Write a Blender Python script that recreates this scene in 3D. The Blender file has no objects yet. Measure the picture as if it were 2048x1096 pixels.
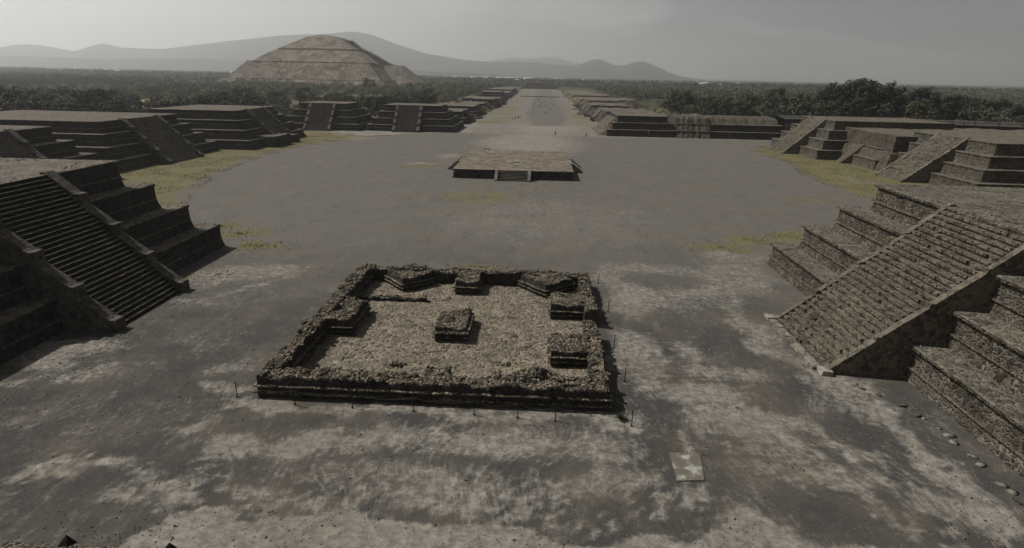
import bpy, bmesh, math, random
import numpy as np
from mathutils import Vector, Matrix, noise
R = math.radians
random.seed(7)
rng = np.random.default_rng(11)
sc = bpy.context.scene
col = sc.collection

# ------------------------------------------------------------------ camera
CAM_H = 20.0
cd = bpy.data.cameras.new('camera')
cam = bpy.data.objects.new('camera', cd); col.objects.link(cam)
cd.sensor_width = 36.0; cd.sensor_fit = 'HORIZONTAL'; cd.lens = 36.0 * 1200 / 2048
cd.clip_start = 0.5; cd.clip_end = 60000
cam.matrix_world = Matrix(((0.99863834, -0.03398788, 0.03957644, 0),
                           (0.04822856, 0.31229971, -0.94875861, 0),
                           (0.01988658, 0.94937543, 0.31351365, CAM_H),
                           (0, 0, 0, 1)))
sc.camera = cam

# ------------------------------------------------------------------ sun + sky
SUN_EL = 50.0
SUN_AZ = 163.0          # direction towards the sun in the xy plane, degrees from +X
sun_dir = Vector((math.cos(R(SUN_EL)) * math.cos(R(SUN_AZ)), math.cos(R(SUN_EL)) * math.sin(R(SUN_AZ)), math.sin(R(SUN_EL))))
sd = bpy.data.lights.new('sun', 'SUN'); sd.energy = 4.8; sd.angle = R(0.6); sd.color = (1.0, 0.955, 0.895)
so = bpy.data.objects.new('sun', sd); col.objects.link(so)
so.rotation_euler = sun_dir.to_track_quat('Z', 'Y').to_euler(); so.location = (0, 0, 900)

W = bpy.data.worlds.new('World'); sc.world = W; W.use_nodes = True
nt = W.node_tree; nt.nodes.clear()
def wn(t, **k):
    n = nt.nodes.new(t)
    for a, v in k.items(): setattr(n, a, v)
    return n
wo = wn('ShaderNodeOutputWorld'); bg = wn('ShaderNodeBackground'); sky = wn('ShaderNodeTexSky')
sky.sky_type = 'NISHITA'; sky.sun_disc = False; sky.sun_elevation = R(SUN_EL)
sky.sun_rotation = math.atan2(sun_dir.x, sun_dir.y)
sky.altitude = 2300; sky.air_density = 1.0; sky.dust_density = 5.0; sky.ozone_density = 1.0
hs = wn('ShaderNodeHueSaturation'); hs.inputs['Saturation'].default_value = 0.30; hs.inputs['Value'].default_value = 0.62
tc = wn('ShaderNodeTexCoord'); mp = wn('ShaderNodeMapping'); mp.inputs['Scale'].default_value = (1.6, 1.6, 9.0)
nz = wn('ShaderNodeTexNoise'); nz.inputs['Scale'].default_value = 1.7; nz.inputs['Detail'].default_value = 7; nz.inputs['Roughness'].default_value = 0.55; nz.inputs['Distortion'].default_value = 0.4
cr = wn('ShaderNodeValToRGB'); cr.color_ramp.elements[0].position = 0.48; cr.color_ramp.elements[1].position = 0.66
cr.color_ramp.elements[0].color = (0, 0, 0, 1); cr.color_ramp.elements[1].color = (0.62, 0.62, 0.62, 1)
mxc = wn('ShaderNodeMixRGB', blend_type='MIX'); mxc.inputs[2].default_value = (11.0, 10.8, 10.5, 1)
SKY_STRENGTH = 0.05
bg.inputs['Strength'].default_value = SKY_STRENGTH
L = nt.links.new
# thin high veil of cloud, brighter on the sun's side as real haze is
vd = wn('ShaderNodeVectorMath', operation='DOT_PRODUCT'); vd.inputs[1].default_value = tuple(sun_dir)
L(tc.outputs['Generated'], vd.inputs[0])
vr = wn('ShaderNodeMapRange'); vr.interpolation_type = 'SMOOTHSTEP'; L(vd.outputs['Value'], vr.inputs['Value'])
vr.inputs['From Min'].default_value = 0.0; vr.inputs['From Max'].default_value = 0.80; vr.inputs['To Min'].default_value = 0.0; vr.inputs['To Max'].default_value = 0.9
sz = wn('ShaderNodeSeparateXYZ'); L(tc.outputs['Generated'], sz.inputs[0])
vz = wn('ShaderNodeMapRange'); vz.interpolation_type = 'SMOOTHSTEP'; L(sz.outputs[2], vz.inputs['Value'])      # the veil is a low haze bank, clearer overhead
vz.inputs['From Min'].default_value = 0.12; vz.inputs['From Max'].default_value = 0.5; vz.inputs['To Min'].default_value = 1.0; vz.inputs['To Max'].default_value = 0.06
vm = wn('ShaderNodeMath', operation='MULTIPLY'); L(vr.outputs[0], vm.inputs[0]); L(vz.outputs[0], vm.inputs[1])
mxv = wn('ShaderNodeMixRGB'); mxv.inputs[2].default_value = (16.0, 15.7, 15.3, 1)
L(sky.outputs[0], hs.inputs['Color']); L(vm.outputs[0], mxv.inputs[0]); L(hs.outputs[0], mxv.inputs[1]); L(mxv.outputs[0], mxc.inputs[1])
L(tc.outputs['Generated'], mp.inputs[0]); L(mp.outputs[0], nz.inputs['Vector']); L(nz.outputs[0], cr.inputs[0])
cm = wn('ShaderNodeMath', operation='MULTIPLY'); L(cr.outputs[0], cm.inputs[0]); L(vz.outputs[0], cm.inputs[1]); L(cm.outputs[0], mxc.inputs[0])
L(mxc.outputs[0], bg.inputs[0]); L(bg.outputs[0], wo.inputs[0])

sc.view_settings.view_transform = 'Standard'; sc.view_settings.look = 'None'
sc.view_settings.exposure = 0.1; sc.view_settings.gamma = 1.0
sc.cycles.volume_bounces = 1; sc.cycles.max_bounces = 5

# ------------------------------------------------------------------ tagging
def tag(o, label=None, cat=None, group=None, kind=None):
    if label: o['label'] = label
    if cat: o['category'] = cat
    if group: o['group'] = group
    if kind: o['kind'] = kind
    return o
def empty(name, loc, rz=0.0):
    o = bpy.data.objects.new(name, None); col.objects.link(o)
    o.location = loc; o.rotation_euler = (0, 0, rz); o.empty_display_size = 0.5
    return o

# ------------------------------------------------------------------ materials
def lin(r, g, b): 
    f = lambda c: (c / 12.92 if c <= 0.04045 else ((c + 0.055) / 1.055) ** 2.4)
    return (f(r / 255) * 0.66, f(g / 255) * 0.68, f(b / 255) * 0.70, 1)
class NT:
    def __init__(s, name):
        s.m = bpy.data.materials.new(name); s.m.use_nodes = True
        s.t = s.m.node_tree; s.b = s.t.nodes['Principled BSDF']
        s.b.inputs['Roughness'].default_value = 0.95
        if 'Specular IOR Level' in s.b.inputs: s.b.inputs['Specular IOR Level'].default_value = 0.15
        s.geo = s.t.nodes.new('ShaderNodeNewGeometry').outputs['Position']
    def n(s, t, ins=None, **k):
        n = s.t.nodes.new(t)
        for a, v in k.items(): setattr(n, a, v)
        for a, v in (ins or {}).items():
            if isinstance(v, bpy.types.NodeSocket): s.t.links.new(v, n.inputs[a])
            else: n.inputs[a].default_value = v
        return n
    def map(s, scale, rot=(0, 0, 0)):
        return s.n('ShaderNodeMapping', {'Vector': s.geo, 'Scale': scale, 'Rotation': rot}).outputs[0]
    def noise(s, scale, detail=4, rough=0.55, vec=None, dist=0.0):
        return s.n('ShaderNodeTexNoise', {'Vector': vec or s.geo, 'Scale': scale, 'Detail': detail, 'Roughness': rough, 'Distortion': dist}).outputs[0]
    def vor(s, scale, feature='F1', vec=None, out='Distance', rnd=1.0):
        n = s.n('ShaderNodeTexVoronoi', {'Vector': vec or s.geo, 'Scale': scale, 'Randomness': rnd}, feature=feature)
        return n.outputs[out]
    def math(s, op, a, b=0.0, c=0.0, clamp=False):
        n = s.t.nodes.new('ShaderNodeMath'); n.operation = op; n.use_clamp = clamp
        for i, v in enumerate((a, b, c)):
            if isinstance(v, bpy.types.NodeSocket): s.t.links.new(v, n.inputs[i])
            else: n.inputs[i].default_value = v
        return n.outputs[0]
    def step(s, v, lo, hi, a=0.0, b=1.0):
        n = s.n('ShaderNodeMapRange', {'Value': v, 'From Min': lo, 'From Max': hi, 'To Min': a, 'To Max': b}); n.interpolation_type = 'SMOOTHSTEP'
        return n.outputs[0]
    def mix(s, f, a, b, blend='MIX'):
        n = s.t.nodes.new('ShaderNodeMixRGB'); n.blend_type = blend
        for i, v in enumerate((f, a, b)):
            if isinstance(v, bpy.types.NodeSocket): s.t.links.new(v, n.inputs[i])
            else: n.inputs[i].default_value = v
        return n.outputs[0]
    def attr(s, name):
        n = s.t.nodes.new('ShaderNodeAttribute'); n.attribute_name = name
        return n.outputs['Fac']
    def color(s, c): s.t.links.new(c, s.b.inputs['Base Color'])
    def bump(s, h, strength=0.6, dist=0.1):
        n = s.n('ShaderNodeBump', {'Height': h, 'Strength': strength, 'Distance': dist}); s.t.links.new(n.outputs[0], s.b.inputs['Normal'])

def stone_mat(name, dark, light, mortar, vs=2.6, bump=0.9, bd=0.12, mort_w=0.06, big=0.25, mort_amt=0.6, flat=1.0):
    """rubble masonry: stones of varied tone set in mortar, weathered in large patches"""
    k = NT(name)
    wob = k.n('ShaderNodeVectorMath', {0: k.geo, 1: k.n('ShaderNodeVectorMath', {0: k.n('ShaderNodeTexNoise', {'Vector': k.geo, 'Scale': 1.7, 'Detail': 3}).outputs['Color'], 'Scale': 0.5}, operation='SCALE').outputs[0]}, operation='ADD').outputs[0]
    mp_ = k.n('ShaderNodeMapping', {'Vector': wob, 'Scale': (1, 1, flat)}).outputs[0]
    cell = k.vor(vs, 'F1', mp_, 'Color')
    edge = k.vor(vs, 'DISTANCE_TO_EDGE', mp_, 'Distance')
    cr1 = k.n('ShaderNodeSeparateColor', {0: cell}).outputs[0]
    patch = k.noise(big, 6, 0.6)
    fine = k.noise(9.0, 4, 0.6)
    t = k.math('ADD', k.math('MULTIPLY', cr1, 0.55), k.math('ADD', k.math('MULTIPLY', patch, 0.7), k.math('MULTIPLY', fine, 0.5)))
    c = k.mix(k.step(t, 0.45, 1.25), dark, light)
    m = k.step(edge, mort_w * 0.3, mort_w, 1.0, 0.0)
    c = k.mix(k.math('MULTIPLY', m, k.math('MULTIPLY', k.step(k.noise(0.8, 3), 0.35, 0.6), mort_amt)), c, mortar)
    k.color(c)
    h = k.math('ADD', k.step(edge, 0.0, mort_w * 2.4), k.math('MULTIPLY', fine, 0.5))
    h = k.math('ADD', h, k.math('MULTIPLY', cr1, 0.5))
    k.bump(h, bump, bd)
    return k.m

M = {}
M['basalt'] = stone_mat('dark basalt masonry', lin(38, 37, 36), lin(78, 75, 70), lin(98, 93, 85), 3.0, 0.7, 0.07, mort_amt=0.4)
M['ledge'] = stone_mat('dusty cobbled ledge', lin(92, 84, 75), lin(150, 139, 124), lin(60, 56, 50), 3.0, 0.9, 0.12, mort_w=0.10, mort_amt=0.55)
M['stairs_dark'] = stone_mat('dark stair stone', lin(60, 57, 52), lin(112, 105, 95), lin(110, 104, 94), 3.0, 0.5, 0.06, mort_amt=0.2)
M['cobble'] = stone_mat('brown cobbled wall', lin(46, 43, 38), lin(98, 90, 78), lin(140, 131, 116), 3.0, 0.9, 0.12, mort_w=0.12, mort_amt=0.8)
M['cobble_ledge'] = stone_mat('cobbled terrace top', lin(68, 64, 56), lin(116, 108, 95), lin(148, 140, 124), 2.9, 0.7, 0.09, mort_w=0.12, mort_amt=0.7, big=0.35)
M['cobble_stairs'] = stone_mat('rough cobbled steps', lin(64, 59, 52), lin(124, 114, 99), lin(146, 136, 119), 2.9, 0.6, 0.08, mort_w=0.10, mort_amt=0.45)
M['rubble'] = stone_mat('loose rubble stone', lin(66, 61, 52), lin(160, 147, 126), lin(34, 32, 28), 3.4, 1.0, 0.15, mort_w=0.14, mort_amt=0.8, big=0.7)
M['shrine_floor'] = stone_mat('cobbled dusty floor', lin(66, 60, 51), lin(142, 131, 114), lin(168, 155, 134), 2.5, 0.9, 0.10, mort_w=0.13, mort_amt=0.9, big=0.35)
M['cap_stone'] = stone_mat('pale capping stone', lin(105, 98, 88), lin(150, 141, 127), lin(80, 74, 66), 1.6, 0.6, 0.06, mort_amt=0.4)
M['altar_top'] = stone_mat('worn platform paving', lin(92, 84, 74), lin(140, 129, 113), lin(85, 76, 64), 1.1, 0.5, 0.08, mort_amt=0.6, big=0.2)
M['white_wall'] = stone_mat('pale lime coping', lin(128, 123, 111), lin(172, 166, 152), lin(150, 145, 130), 0.8, 0.2, 0.03, mort_amt=0.2)
fm = M['shrine_floor']; ft = fm.node_tree; fb = ft.nodes['Principled BSDF']; src = fb.inputs['Base Color'].links[0].from_socket
def _n(t, **kw):
    n = ft.nodes.new(t)
    for a, v in kw.items(): n.inputs[a].default_value = v
    return n
fg = ft.nodes.new('ShaderNodeNewGeometry'); f1 = _n('ShaderNodeTexNoise', Scale=0.45, Detail=7, Roughness=0.7); f2 = _n('ShaderNodeTexNoise', Scale=0.8, Detail=6, Roughness=0.7); f3 = _n('ShaderNodeTexNoise', Scale=6.0, Detail=5, Roughness=0.7)
for q in (f1, f2, f3): ft.links.new(fg.outputs['Position'], q.inputs['Vector'])
def _ramp(sock, lo, hi, amt):
    m_ = ft.nodes.new('ShaderNodeMapRange'); m_.interpolation_type = 'SMOOTHSTEP'; ft.links.new(sock, m_.inputs['Value']); m_.inputs['From Min'].default_value = lo; m_.inputs['From Max'].default_value = hi; m_.inputs['To Max'].default_value = amt; return m_.outputs[0]
d1 = ft.nodes.new('ShaderNodeMixRGB'); d1.inputs[1].default_value = lin(98, 91, 79); d1.inputs[2].default_value = lin(140, 131, 116); ft.links.new(f3.outputs[0], d1.inputs[0])
d2 = ft.nodes.new('ShaderNodeMixRGB'); ft.links.new(_ramp(f1.outputs[0], .46, .60, .55), d2.inputs[0]); ft.links.new(src, d2.inputs[1]); ft.links.new(d1.outputs[0], d2.inputs[2])
d3 = ft.nodes.new('ShaderNodeMixRGB'); ft.links.new(_ramp(f2.outputs[0], .56, .68, .6), d3.inputs[0]); ft.links.new(d2.outputs[0], d3.inputs[1]); d3.inputs[2].default_value = lin(92, 86, 58); ft.links.new(d3.outputs[0], fb.inputs['Base Color'])
# white quartz patch on the slabs
k = NT('pale lime slab')
n_ = k.noise(1.3, 6, 0.7)
k.color(k.mix(k.step(n_, 0.48, 0.66), lin(110, 103, 91), lin(176, 175, 168))); k.bump(n_, 0.4, 0.05); M['slab'] = k.m
def flat_mat(name, c, rough=0.8, var=0.25, scale=2.0):
    k = NT(name)
    d = tuple(x * (1 - var) for x in c[:3]) + (1,)
    k.color(k.mix(k.noise(scale, 4), d, c)); k.b.inputs['Roughness'].default_value = rough
    return k.m
M['painted_shade'] = flat_mat('near black painted shade', lin(34, 33, 32), 0.9)  # near-black colour that paints shade on stair risers and shadow wedges
M['iron'] = flat_mat('dark iron post', lin(38, 34, 30), 0.6)
M['rope'] = flat_mat('grey rope', lin(88, 80, 68), 0.9)
M['painted_shade'] = flat_mat('near black painted shade', lin(34, 33, 32), 0.9)
M['bark'] = flat_mat('grey brown bark', lin(70, 60, 50), 0.9)
M['house'] = flat_mat('weathered white plaster', lin(235, 230, 220), 0.8, 0.2, 0.3)
M['roof'] = flat_mat('pale metal roof', lin(230, 228, 222), 0.6, 0.2, 0.3)
M['glass_dark'] = flat_mat('dark window glass', lin(30, 32, 34), 0.3)
def leaf_mat(name, a, b):
    k = NT(name)
    oi = k.t.nodes.new('ShaderNodeObjectInfo').outputs['Random']
    nn = k.math('ADD', k.math('MULTIPLY', k.noise(0.45, 3), .5), k.math('MULTIPLY', k.noise(0.04, 3), .55))
    f = k.math('ADD', k.math('MULTIPLY', nn, 0.8), k.math('MULTIPLY', oi, 0.5))
    k.color(k.mix(k.step(f, 0.34, 0.84), a, b))
    k.b.inputs['Roughness'].default_value = 0.8
    return k.m
M['leaf'] = leaf_mat('grey green foliage', lin(38, 43, 35), lin(88, 89, 70))
M['leaf_dark'] = leaf_mat('dark green foliage', lin(38, 42, 34), lin(62, 66, 52))
M['leaf_dry'] = leaf_mat('dusty dry foliage', lin(60, 61, 46), lin(84, 82, 60))

# ------------------------------------------------------------------ mesh builder
class MB:
    def __init__(s): s.v = []; s.f = []; s.mi = []
    def add(s, vs, fs, mi=0):
        o = len(s.v); s.v.extend([tuple(p) for p in vs])
        s.f.extend([tuple(i + o for i in f) for f in fs]); s.mi.extend([mi] * len(fs))
    def box(s, x0, x1, y0, y1, z0, z1, mi=0, top=None, jit=0.0):
        j = lambda: random.uniform(-jit, jit)
        vs = [(x + j(), y + j(), z + (j() if z > z0 else 0)) for z in (z0, z1) for y in (y0, y1) for x in (x0, x1)]
        s.add(vs, [(0, 2, 3, 1), (0, 1, 5, 4), (1, 3, 7, 5), (3, 2, 6, 7), (2, 0, 4, 6)], mi)
        s.add(vs, [(4, 5, 7, 6)], mi if top is None else top)
    def prism(s, prof, x0, x1, nx=1, mi=0, side=True, jit=0.0, top=None):
        """profile in (y,z) extruded along x; faces whose normal points up take material `top`"""
        n = len(prof); vs = []
        for i in range(nx + 1):
            x = x0 + (x1 - x0) * i / nx
            for (y, z) in prof:
                a = jit if 0 < i < nx or jit else 0
                vs.append((x + random.uniform(-a, a) * (0 < i < nx), y + random.uniform(-a, a), z + random.uniform(-a, a) * .6))
        for i in range(nx):
            for q in range(n):
                a, b = q, (q + 1) % n
                up = abs(prof[b][0] - prof[a][0]) > abs(prof[b][1] - prof[a][1]) * 1.2 and max(prof[a][1], prof[b][1]) > 0.05
                s.f.append(tuple(len(s.v) + t for t in (i * n + a, (i + 1) * n + a, (i + 1) * n + b, i * n + b)))
                s.mi.append(top if (top is not None and up) else mi)
        if side:
            o = len(s.v)
            s.f.append(tuple(o + q for q in range(n))); s.mi.append(mi)
            s.f.append(tuple(o + nx * n + q for q in reversed(range(n)))); s.mi.append(mi)
        s.v.extend(vs)
    def build(s, name, mats, parent=None, smooth=False, fix=True):
        me = bpy.data.meshes.new(name); me.from_pydata(s.v, [], s.f); 
        for m in (mats if isinstance(mats, (list, tuple)) else [mats]): me.materials.append(m)
        me.polygons.foreach_set('material_index', s.mi)
        if fix:
            bm = bmesh.new(); bm.from_mesh(me); bmesh.ops.recalc_face_normals(bm, faces=bm.faces); bm.to_mesh(me); bm.free()
        if smooth: me.polygons.foreach_set('use_smooth', [True] * len(me.polygons))
        me.update()
        o = bpy.data.objects.new(name, me); col.objects.link(o)
        if parent is not None: o.parent = parent
        return o

ICO = None
def ico_pts():
    global ICO
    if ICO is None:
        bm = bmesh.new(); bmesh.ops.create_icosphere(bm, subdivisions=1, radius=1.0)
        ICO = ([v.co.copy() for v in bm.verts], [tuple(v.index for v in f.verts) for f in bm.faces]); bm.free()
    return ICO
def stone(mb, x, y, z, r, mi=0, flat=0.65):
    vs, fs = ico_pts(); rot = Matrix.Rotation(random.uniform(0, 6.28), 3, 'Z') @ Matrix.Rotation(random.uniform(-.5, .5), 3, 'X')
    sx, sy, sz = r * random.uniform(.75, 1.4), r * random.uniform(.7, 1.1), r * flat * random.uniform(.7, 1.2)
    out = []
    for v in vs:
        q = rot @ Vector((v.x * sx, v.y * sy, v.z * sz)) * random.uniform(.8, 1.18)
        out.append((x + q.x, y + q.y, z + q.z))
    mb.add(out, fs, mi)
def nv(p, sc_, amp):
    q = noise.noise_vector(Vector(p) * sc_)
    return (p[0] + q.x * amp, p[1] + q.y * amp, p[2] + q.z * amp * .7)

# ------------------------------------------------------------------ stepped platform pieces
def ring(mb, a, b, prof, cy=0.0, seg=1.5, jit=0.0, cap=None, mi=0, mi_cap=1, capfull=False, noise_s=0.7, ox=0.0, lit=()):
    """prof [(out,z)] swept with mitred corners round a rectangle of half sizes a,b centred (ox,cy)"""
    nx = max(1, int(2 * a / seg)); ny = max(1, int(2 * b / seg))
    uv = [(-1 + 2 * i / nx, -1) for i in range(nx)] + [(1, -1 + 2 * i / ny) for i in range(ny)] + \
         [(1 - 2 * i / nx, 1) for i in range(nx)] + [(-1, 1 - 2 * i / ny) for i in range(ny)]
    rows = list(prof); ncap = 0
    if cap is not None:
        top_o, top_z = prof[-1]
        if capfull:
            for q in (0.25, 0.5, 0.75, 0.97): rows.append((-min(a, b) * q, top_z)); ncap += 1
        else:
            for q in (0.5, 1.0): rows.append((-cap * q, top_z)); ncap += 1
    vs = []
    for ri, (o, z) in enumerate(rows):
        for (u, v) in uv:
            p = (ox + u * (a + o), cy + v * (b + o), z)
            if jit and z > 0.01: p = nv(p, noise_s, jit)
            vs.append(p)
    n = len(uv); npf = len(prof)
    fs1 = []; fs2 = []
    for r_ in range(len(rows) - 1):
        for i in range(n):
            j = (i + 1) % n
            f = (r_ * n + i, r_ * n + j, (r_ + 1) * n + j, (r_ + 1) * n + i)
            (fs2 if (r_ >= npf - 1 or r_ in lit or (npf == 9 and r_ in (7, 2))) else fs1).append(f)
    if capfull: fs2.append(tuple((len(rows) - 1) * n + i for i in range(n)))
    o = len(mb.v); mb.v.extend(vs)
    for f in fs1: mb.f.append(tuple(i + o for i in f)); mb.mi.append(mi)
    for f in fs2: mb.f.append(tuple(i + o for i in f)); mb.mi.append(mi_cap)

def tier_profile(h, frac, sl, z0, corn=0.14):
    th = h * frac
    c = corn
    return [(sl, z0 - 0.02), (0.02, z0 + th), (c, z0 + th + 0.01), (c, z0 + th + 0.16), (0.0, z0 + th + 0.17), (-0.02, z0 + h - 0.30), (c, z0 + h - 0.29), (c + .02, z0 + h - .07), (c - .06, z0 + h)]

def platform(name, label, cat, loc, rz, wid, dep, tiers, h, s, frac=0.4, sl=0.35, stair=None, mats=('basalt', 'ledge', 'stairs_dark'),
             seg=1.5, jit=0.05, group=None, corn=0.14, rough_edge=0.0, stones=0):
    """front wall of the lowest tier lies on local y=0, body extends to +y; stair = dict(x, w, bal, run, n, H)"""
    root = empty(name, loc, rz); tag(root, label, cat, group)
    for t in range(tiers):
        mb = MB(); a = wid / 2 - s * t; b = dep / 2 - s * t
        ring(mb, a, b, tier_profile(h, frac, sl, t * h, corn), dep / 2, seg, jit, cap=s + 0.6, capfull=(t == tiers - 1))
        if stones:
            for q in range(int(stones * (a + b))):
                side = random.random()
                if side < .5: x, y = random.uniform(-a, a), dep / 2 - b + random.uniform(0, s)
                elif side < .75: x, y = -a + random.uniform(0, s), dep / 2 + random.uniform(-b, b)
                else: x, y = a - random.uniform(0, s), dep / 2 + random.uniform(-b, b)
                stone(mb, x, y, (t + 1) * h + .02, random.uniform(.08, .2), 1, .5)
        mb.build('tier', [M[mats[0]], M[mats[1]]], root)
    if stair: staircase(root, stair, M[mats[2]], M[mats[1]], tiers, h, s, seg)
    return root

def staircase(root, st, m_step, m_top, tiers, h, s, seg):
    H = st.get('H', tiers * h); run = st['run']; yt = st.get('yt', (tiers - 1) * s + 0.1); w = st['w']; x0 = st.get('x', 0.0); n = st['n']
    tot = yt + run; jit = st.get('jit', 0.0)
    # steps
    sb = .17 if st.get('blocks') else 0.0
    prof = [(yt + 0.5, 0.0), (-run + sb, 0.0)]
    for i in range(n):
        y = -run + sb + tot * i / n; z = H * i / n; z2 = H * (i + 1) / n
        prof += [(y, z + 0.001 * (i == 0)), (y, z2)] if i else [(y, z2)]
    prof.append((yt + 0.5, H)) 
    mb = MB(); nseg = max(1, int(2 * w / (seg * .5)))
    m = len(prof)
    vs = []
    for i in range(nseg + 1):
        x = x0 - w + 2 * w * i / nseg
        for (y, z) in prof:
            q = (x, y, z + 0.015)
            if jit and z > 0.01:
                q = (x + random.uniform(-jit, jit) * (0 < i < nseg), y + random.uniform(-jit, jit), z + .015 + random.uniform(-jit, jit) * .6)
            vs.append(q)
    o = len(mb.v); mb.v.extend(vs)
    for i in range(nseg):
        for q in range(1, m - 1):
            up = abs(prof[q + 1][0] - prof[q][0]) > abs(prof[q + 1][1] - prof[q][1])
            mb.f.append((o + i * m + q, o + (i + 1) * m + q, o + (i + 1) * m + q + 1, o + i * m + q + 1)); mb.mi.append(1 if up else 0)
    if st.get('blocks'):
        for i in range(n):
            x = x0 - w + random.uniform(0, .2); y = -run + tot * i / n; z = H * (i + 1) / n; d_ = tot / n
            while x < x0 + w - .25:
                wd = random.uniform(.28, .75)
                if random.random() < .96:
                    hh = random.uniform(.0, .045); dj = random.uniform(-.05, .05)
                    mb.box(x + .02, min(x + wd, x0 + w) - .02, y + dj, y + d_ * random.uniform(.8, 1.0), z - .15, z + hh, 0, 1, .025)
                x += wd
    if st.get('stones'):
        for q in range(st['stones']):
            i = random.randrange(n); 
            stone(mb, x0 + random.uniform(-w, w), -run + tot * (i + .55) / n, H * (i + 1) / n + .0, random.uniform(.1, .24), 0, .6)
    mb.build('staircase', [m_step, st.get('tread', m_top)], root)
    # balustrades
    bw = st.get('bal', 1.1)
    if bw:
        k_ = st.get('parts', tiers)
        lip = st.get('lip', 0.8); led = st.get('ledge', 0.35); ext = 0.35
        for sgn in (-1, 1):
            pr = [(yt + 0.4, 0.0), (-run - ext, 0.0)]
            for j in range(k_):
                ya = -run - ext + (tot + ext) * j / k_; yb = -run - ext + (tot + ext) * (j + 1) / k_
                za = H * j / k_; zb = H * (j + 1) / k_
                pr += [(ya, za + lip), (ya + led, za + lip + 0.03)]
                if j < k_ - 1: pr += [(yb, zb + 0.02)]
                else: pr += [(yb, zb + 0.22)]
            pr.append((yt + 0.4, H + 0.22))
            mb = MB(); xa = x0 + sgn * w; xb = x0 + sgn * (w + bw)
            mb.prism(pr, min(xa, xb), max(xa, xb), 1 if not jit else 3, 0, True, min(jit, .04), None)
            mb.build('balustrade', [st.get('balmat', m_step)], root)

# ================================================================== THE SETTING
# ---- wide ground
k = NT('dry plain')
n1 = k.noise(0.012, 6, 0.6); n2 = k.noise(0.11, 5, 0.6); n3 = k.noise(1.3, 4)
c = k.mix(k.step(n1, 0.40, 0.62), lin(98, 92, 60), lin(66, 66, 50))
c = k.mix(k.step(n2, 0.50, 0.70), c, lin(124, 110, 84))
c = k.mix(k.step(k.noise(0.0011, 4), 0.42, 0.56), c, lin(62, 66, 52))
k.color(k.mix(k.math('MULTIPLY', n3, 0.35), c, lin(60, 58, 42))); k.bump(n3, 0.4, 0.1)
M['ground'] = k.m
mb = MB()
xs = [-16000, -8000, -4000, -2000, -1000, -500, -200, 0, 200, 500, 1000, 2000, 4000, 8000, 16000]
ys = [-400, -100, 100, 300, 600, 1000, 2000, 4000, 8000, 14000]
vs = [(x, y, -0.06) for y in ys for x in xs]; nxg = len(xs)
mb.add(vs, [(j * nxg + i, j * nxg + i + 1, (j + 1) * nxg + i + 1, (j + 1) * nxg + i) for j in range(len(ys) - 1) for i in range(nxg - 1)])
tag(mb.build('ground', M['ground'], fix=False), kind='structure')

# ---- plaza floor with material distribution attributes
DUST = [(-16.3, 28.2, 2.1, 1.6, 1), (-12.5, 28.8, 2.8, 1.4, 0.9), (-8.5, 28.9, 2.2, 1.3, 0.75), (-4.6, 29.7, 3.4, 1.4, 0.75), (-0.3, 29.7, 3.2, 1.5, 0.7), (4.6, 30.1, 2.3, 1.5, 0.65), (-5.4, 26.0, 4.9, 1.4, 0.65), (-0.2, 26.4, 3.9, 1.5, 0.6), (4.8, 27.2, 2.4, 1.5, 0.55), (-9.4, 26.3, 2.9, 0.9, 0.5), (-21.7, 37.2, 1.7, 1.3, 0.75), (-20.3, 34.5, 1.5, 0.8, 0.75), (-20.4, 29.7, 0.9, 0.6, 0.85), (-30.1, 36.1, 2.0, 1.6, 0.55), (-35.6, 37.6, 2.8, 1.7, 0.75), (-34.6, 39.8, 3.3, 1.5, 0.8), (-31.3, 57.9, 4.5, 3.2, 0.65), (-28.1, 59.1, 3.1, 2.6, 0.6), (-31.1, 49.2, 3.5, 1.4, 0.4), (-34.6, 34.3, 1.9, 0.9, 0.6), (9.5, 53.9, 2.6, 5.5, 0.7), (7.7, 42.8, 2.1, 4.6, 0.8), (8.1, 37.2, 2.1, 2.9, 0.7), (13.8, 54.4, 3.4, 3.6, 0.45), (17.7, 54.8, 2.9, 5.1, 0.55), (12.0, 42.3, 2.3, 2.0, 0.65), (13.4, 39.1, 2.9, 1.4, 0.75), (11.2, 36.1, 2.7, 1.8, 0.85), (12.8, 32.6, 2.2, 2.1, 0.85), (13.6, 30.6, 1.8, 1.1, 0.75), (21.6, 61.1, 4.3, 6.2, 0.6), (14.8, 63.8, 7.8, 2.2, 0.45), (23.8, 70.3, 4.3, 2.9, 0.5), (8.3, 59.7, 2.1, 6.6, 0.5), (18.9, 34.9, 2.0, 1.9, 0.5), (14.7, 28.3, 3.0, 1.3, 0.45), (17.0, 27.6, 2.4, 1.1, 0.5), (11.7, 23.3, 2.8, 1.0, 0.8), (21.4, 26.4, 2.3, 1.2, 0.5), (4.9, 32.5, 1.9, 0.8, 0.7), (-24.7, 24.4, 1.5, 0.6, 0.9), (-20.5, 23.9, 1.0, 0.6, 0.8), (-22.9, 25.5, 2.3, 0.4, 0.95), (-18.9, 24.6, 1.7, 0.4, 0.95), (-17.7, 23.5, 1.4, 0.7, 0.8), (-32.5, 55.3, 2.9, 2.4, 0.5), (-3.3, 52.6, 42.1, 71.5, 0.08), (1.8, 86.4, 19.1, 16.7, 0.3), (-3.3, 194.3, 17.4, 34.3, 0.8), (1.8, 268.5, 19.6, 65.8, 0.8), (-14.3, 145.4, 7.1, 7.0, 0.3), (-23.2, 156.0, 3.8, 5.0, 0.6), (-27.9, 140.2, 4.5, 3.3, 0.6), (-61.6, 195.7, 9.1, 9.4, 0.5)]
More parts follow.
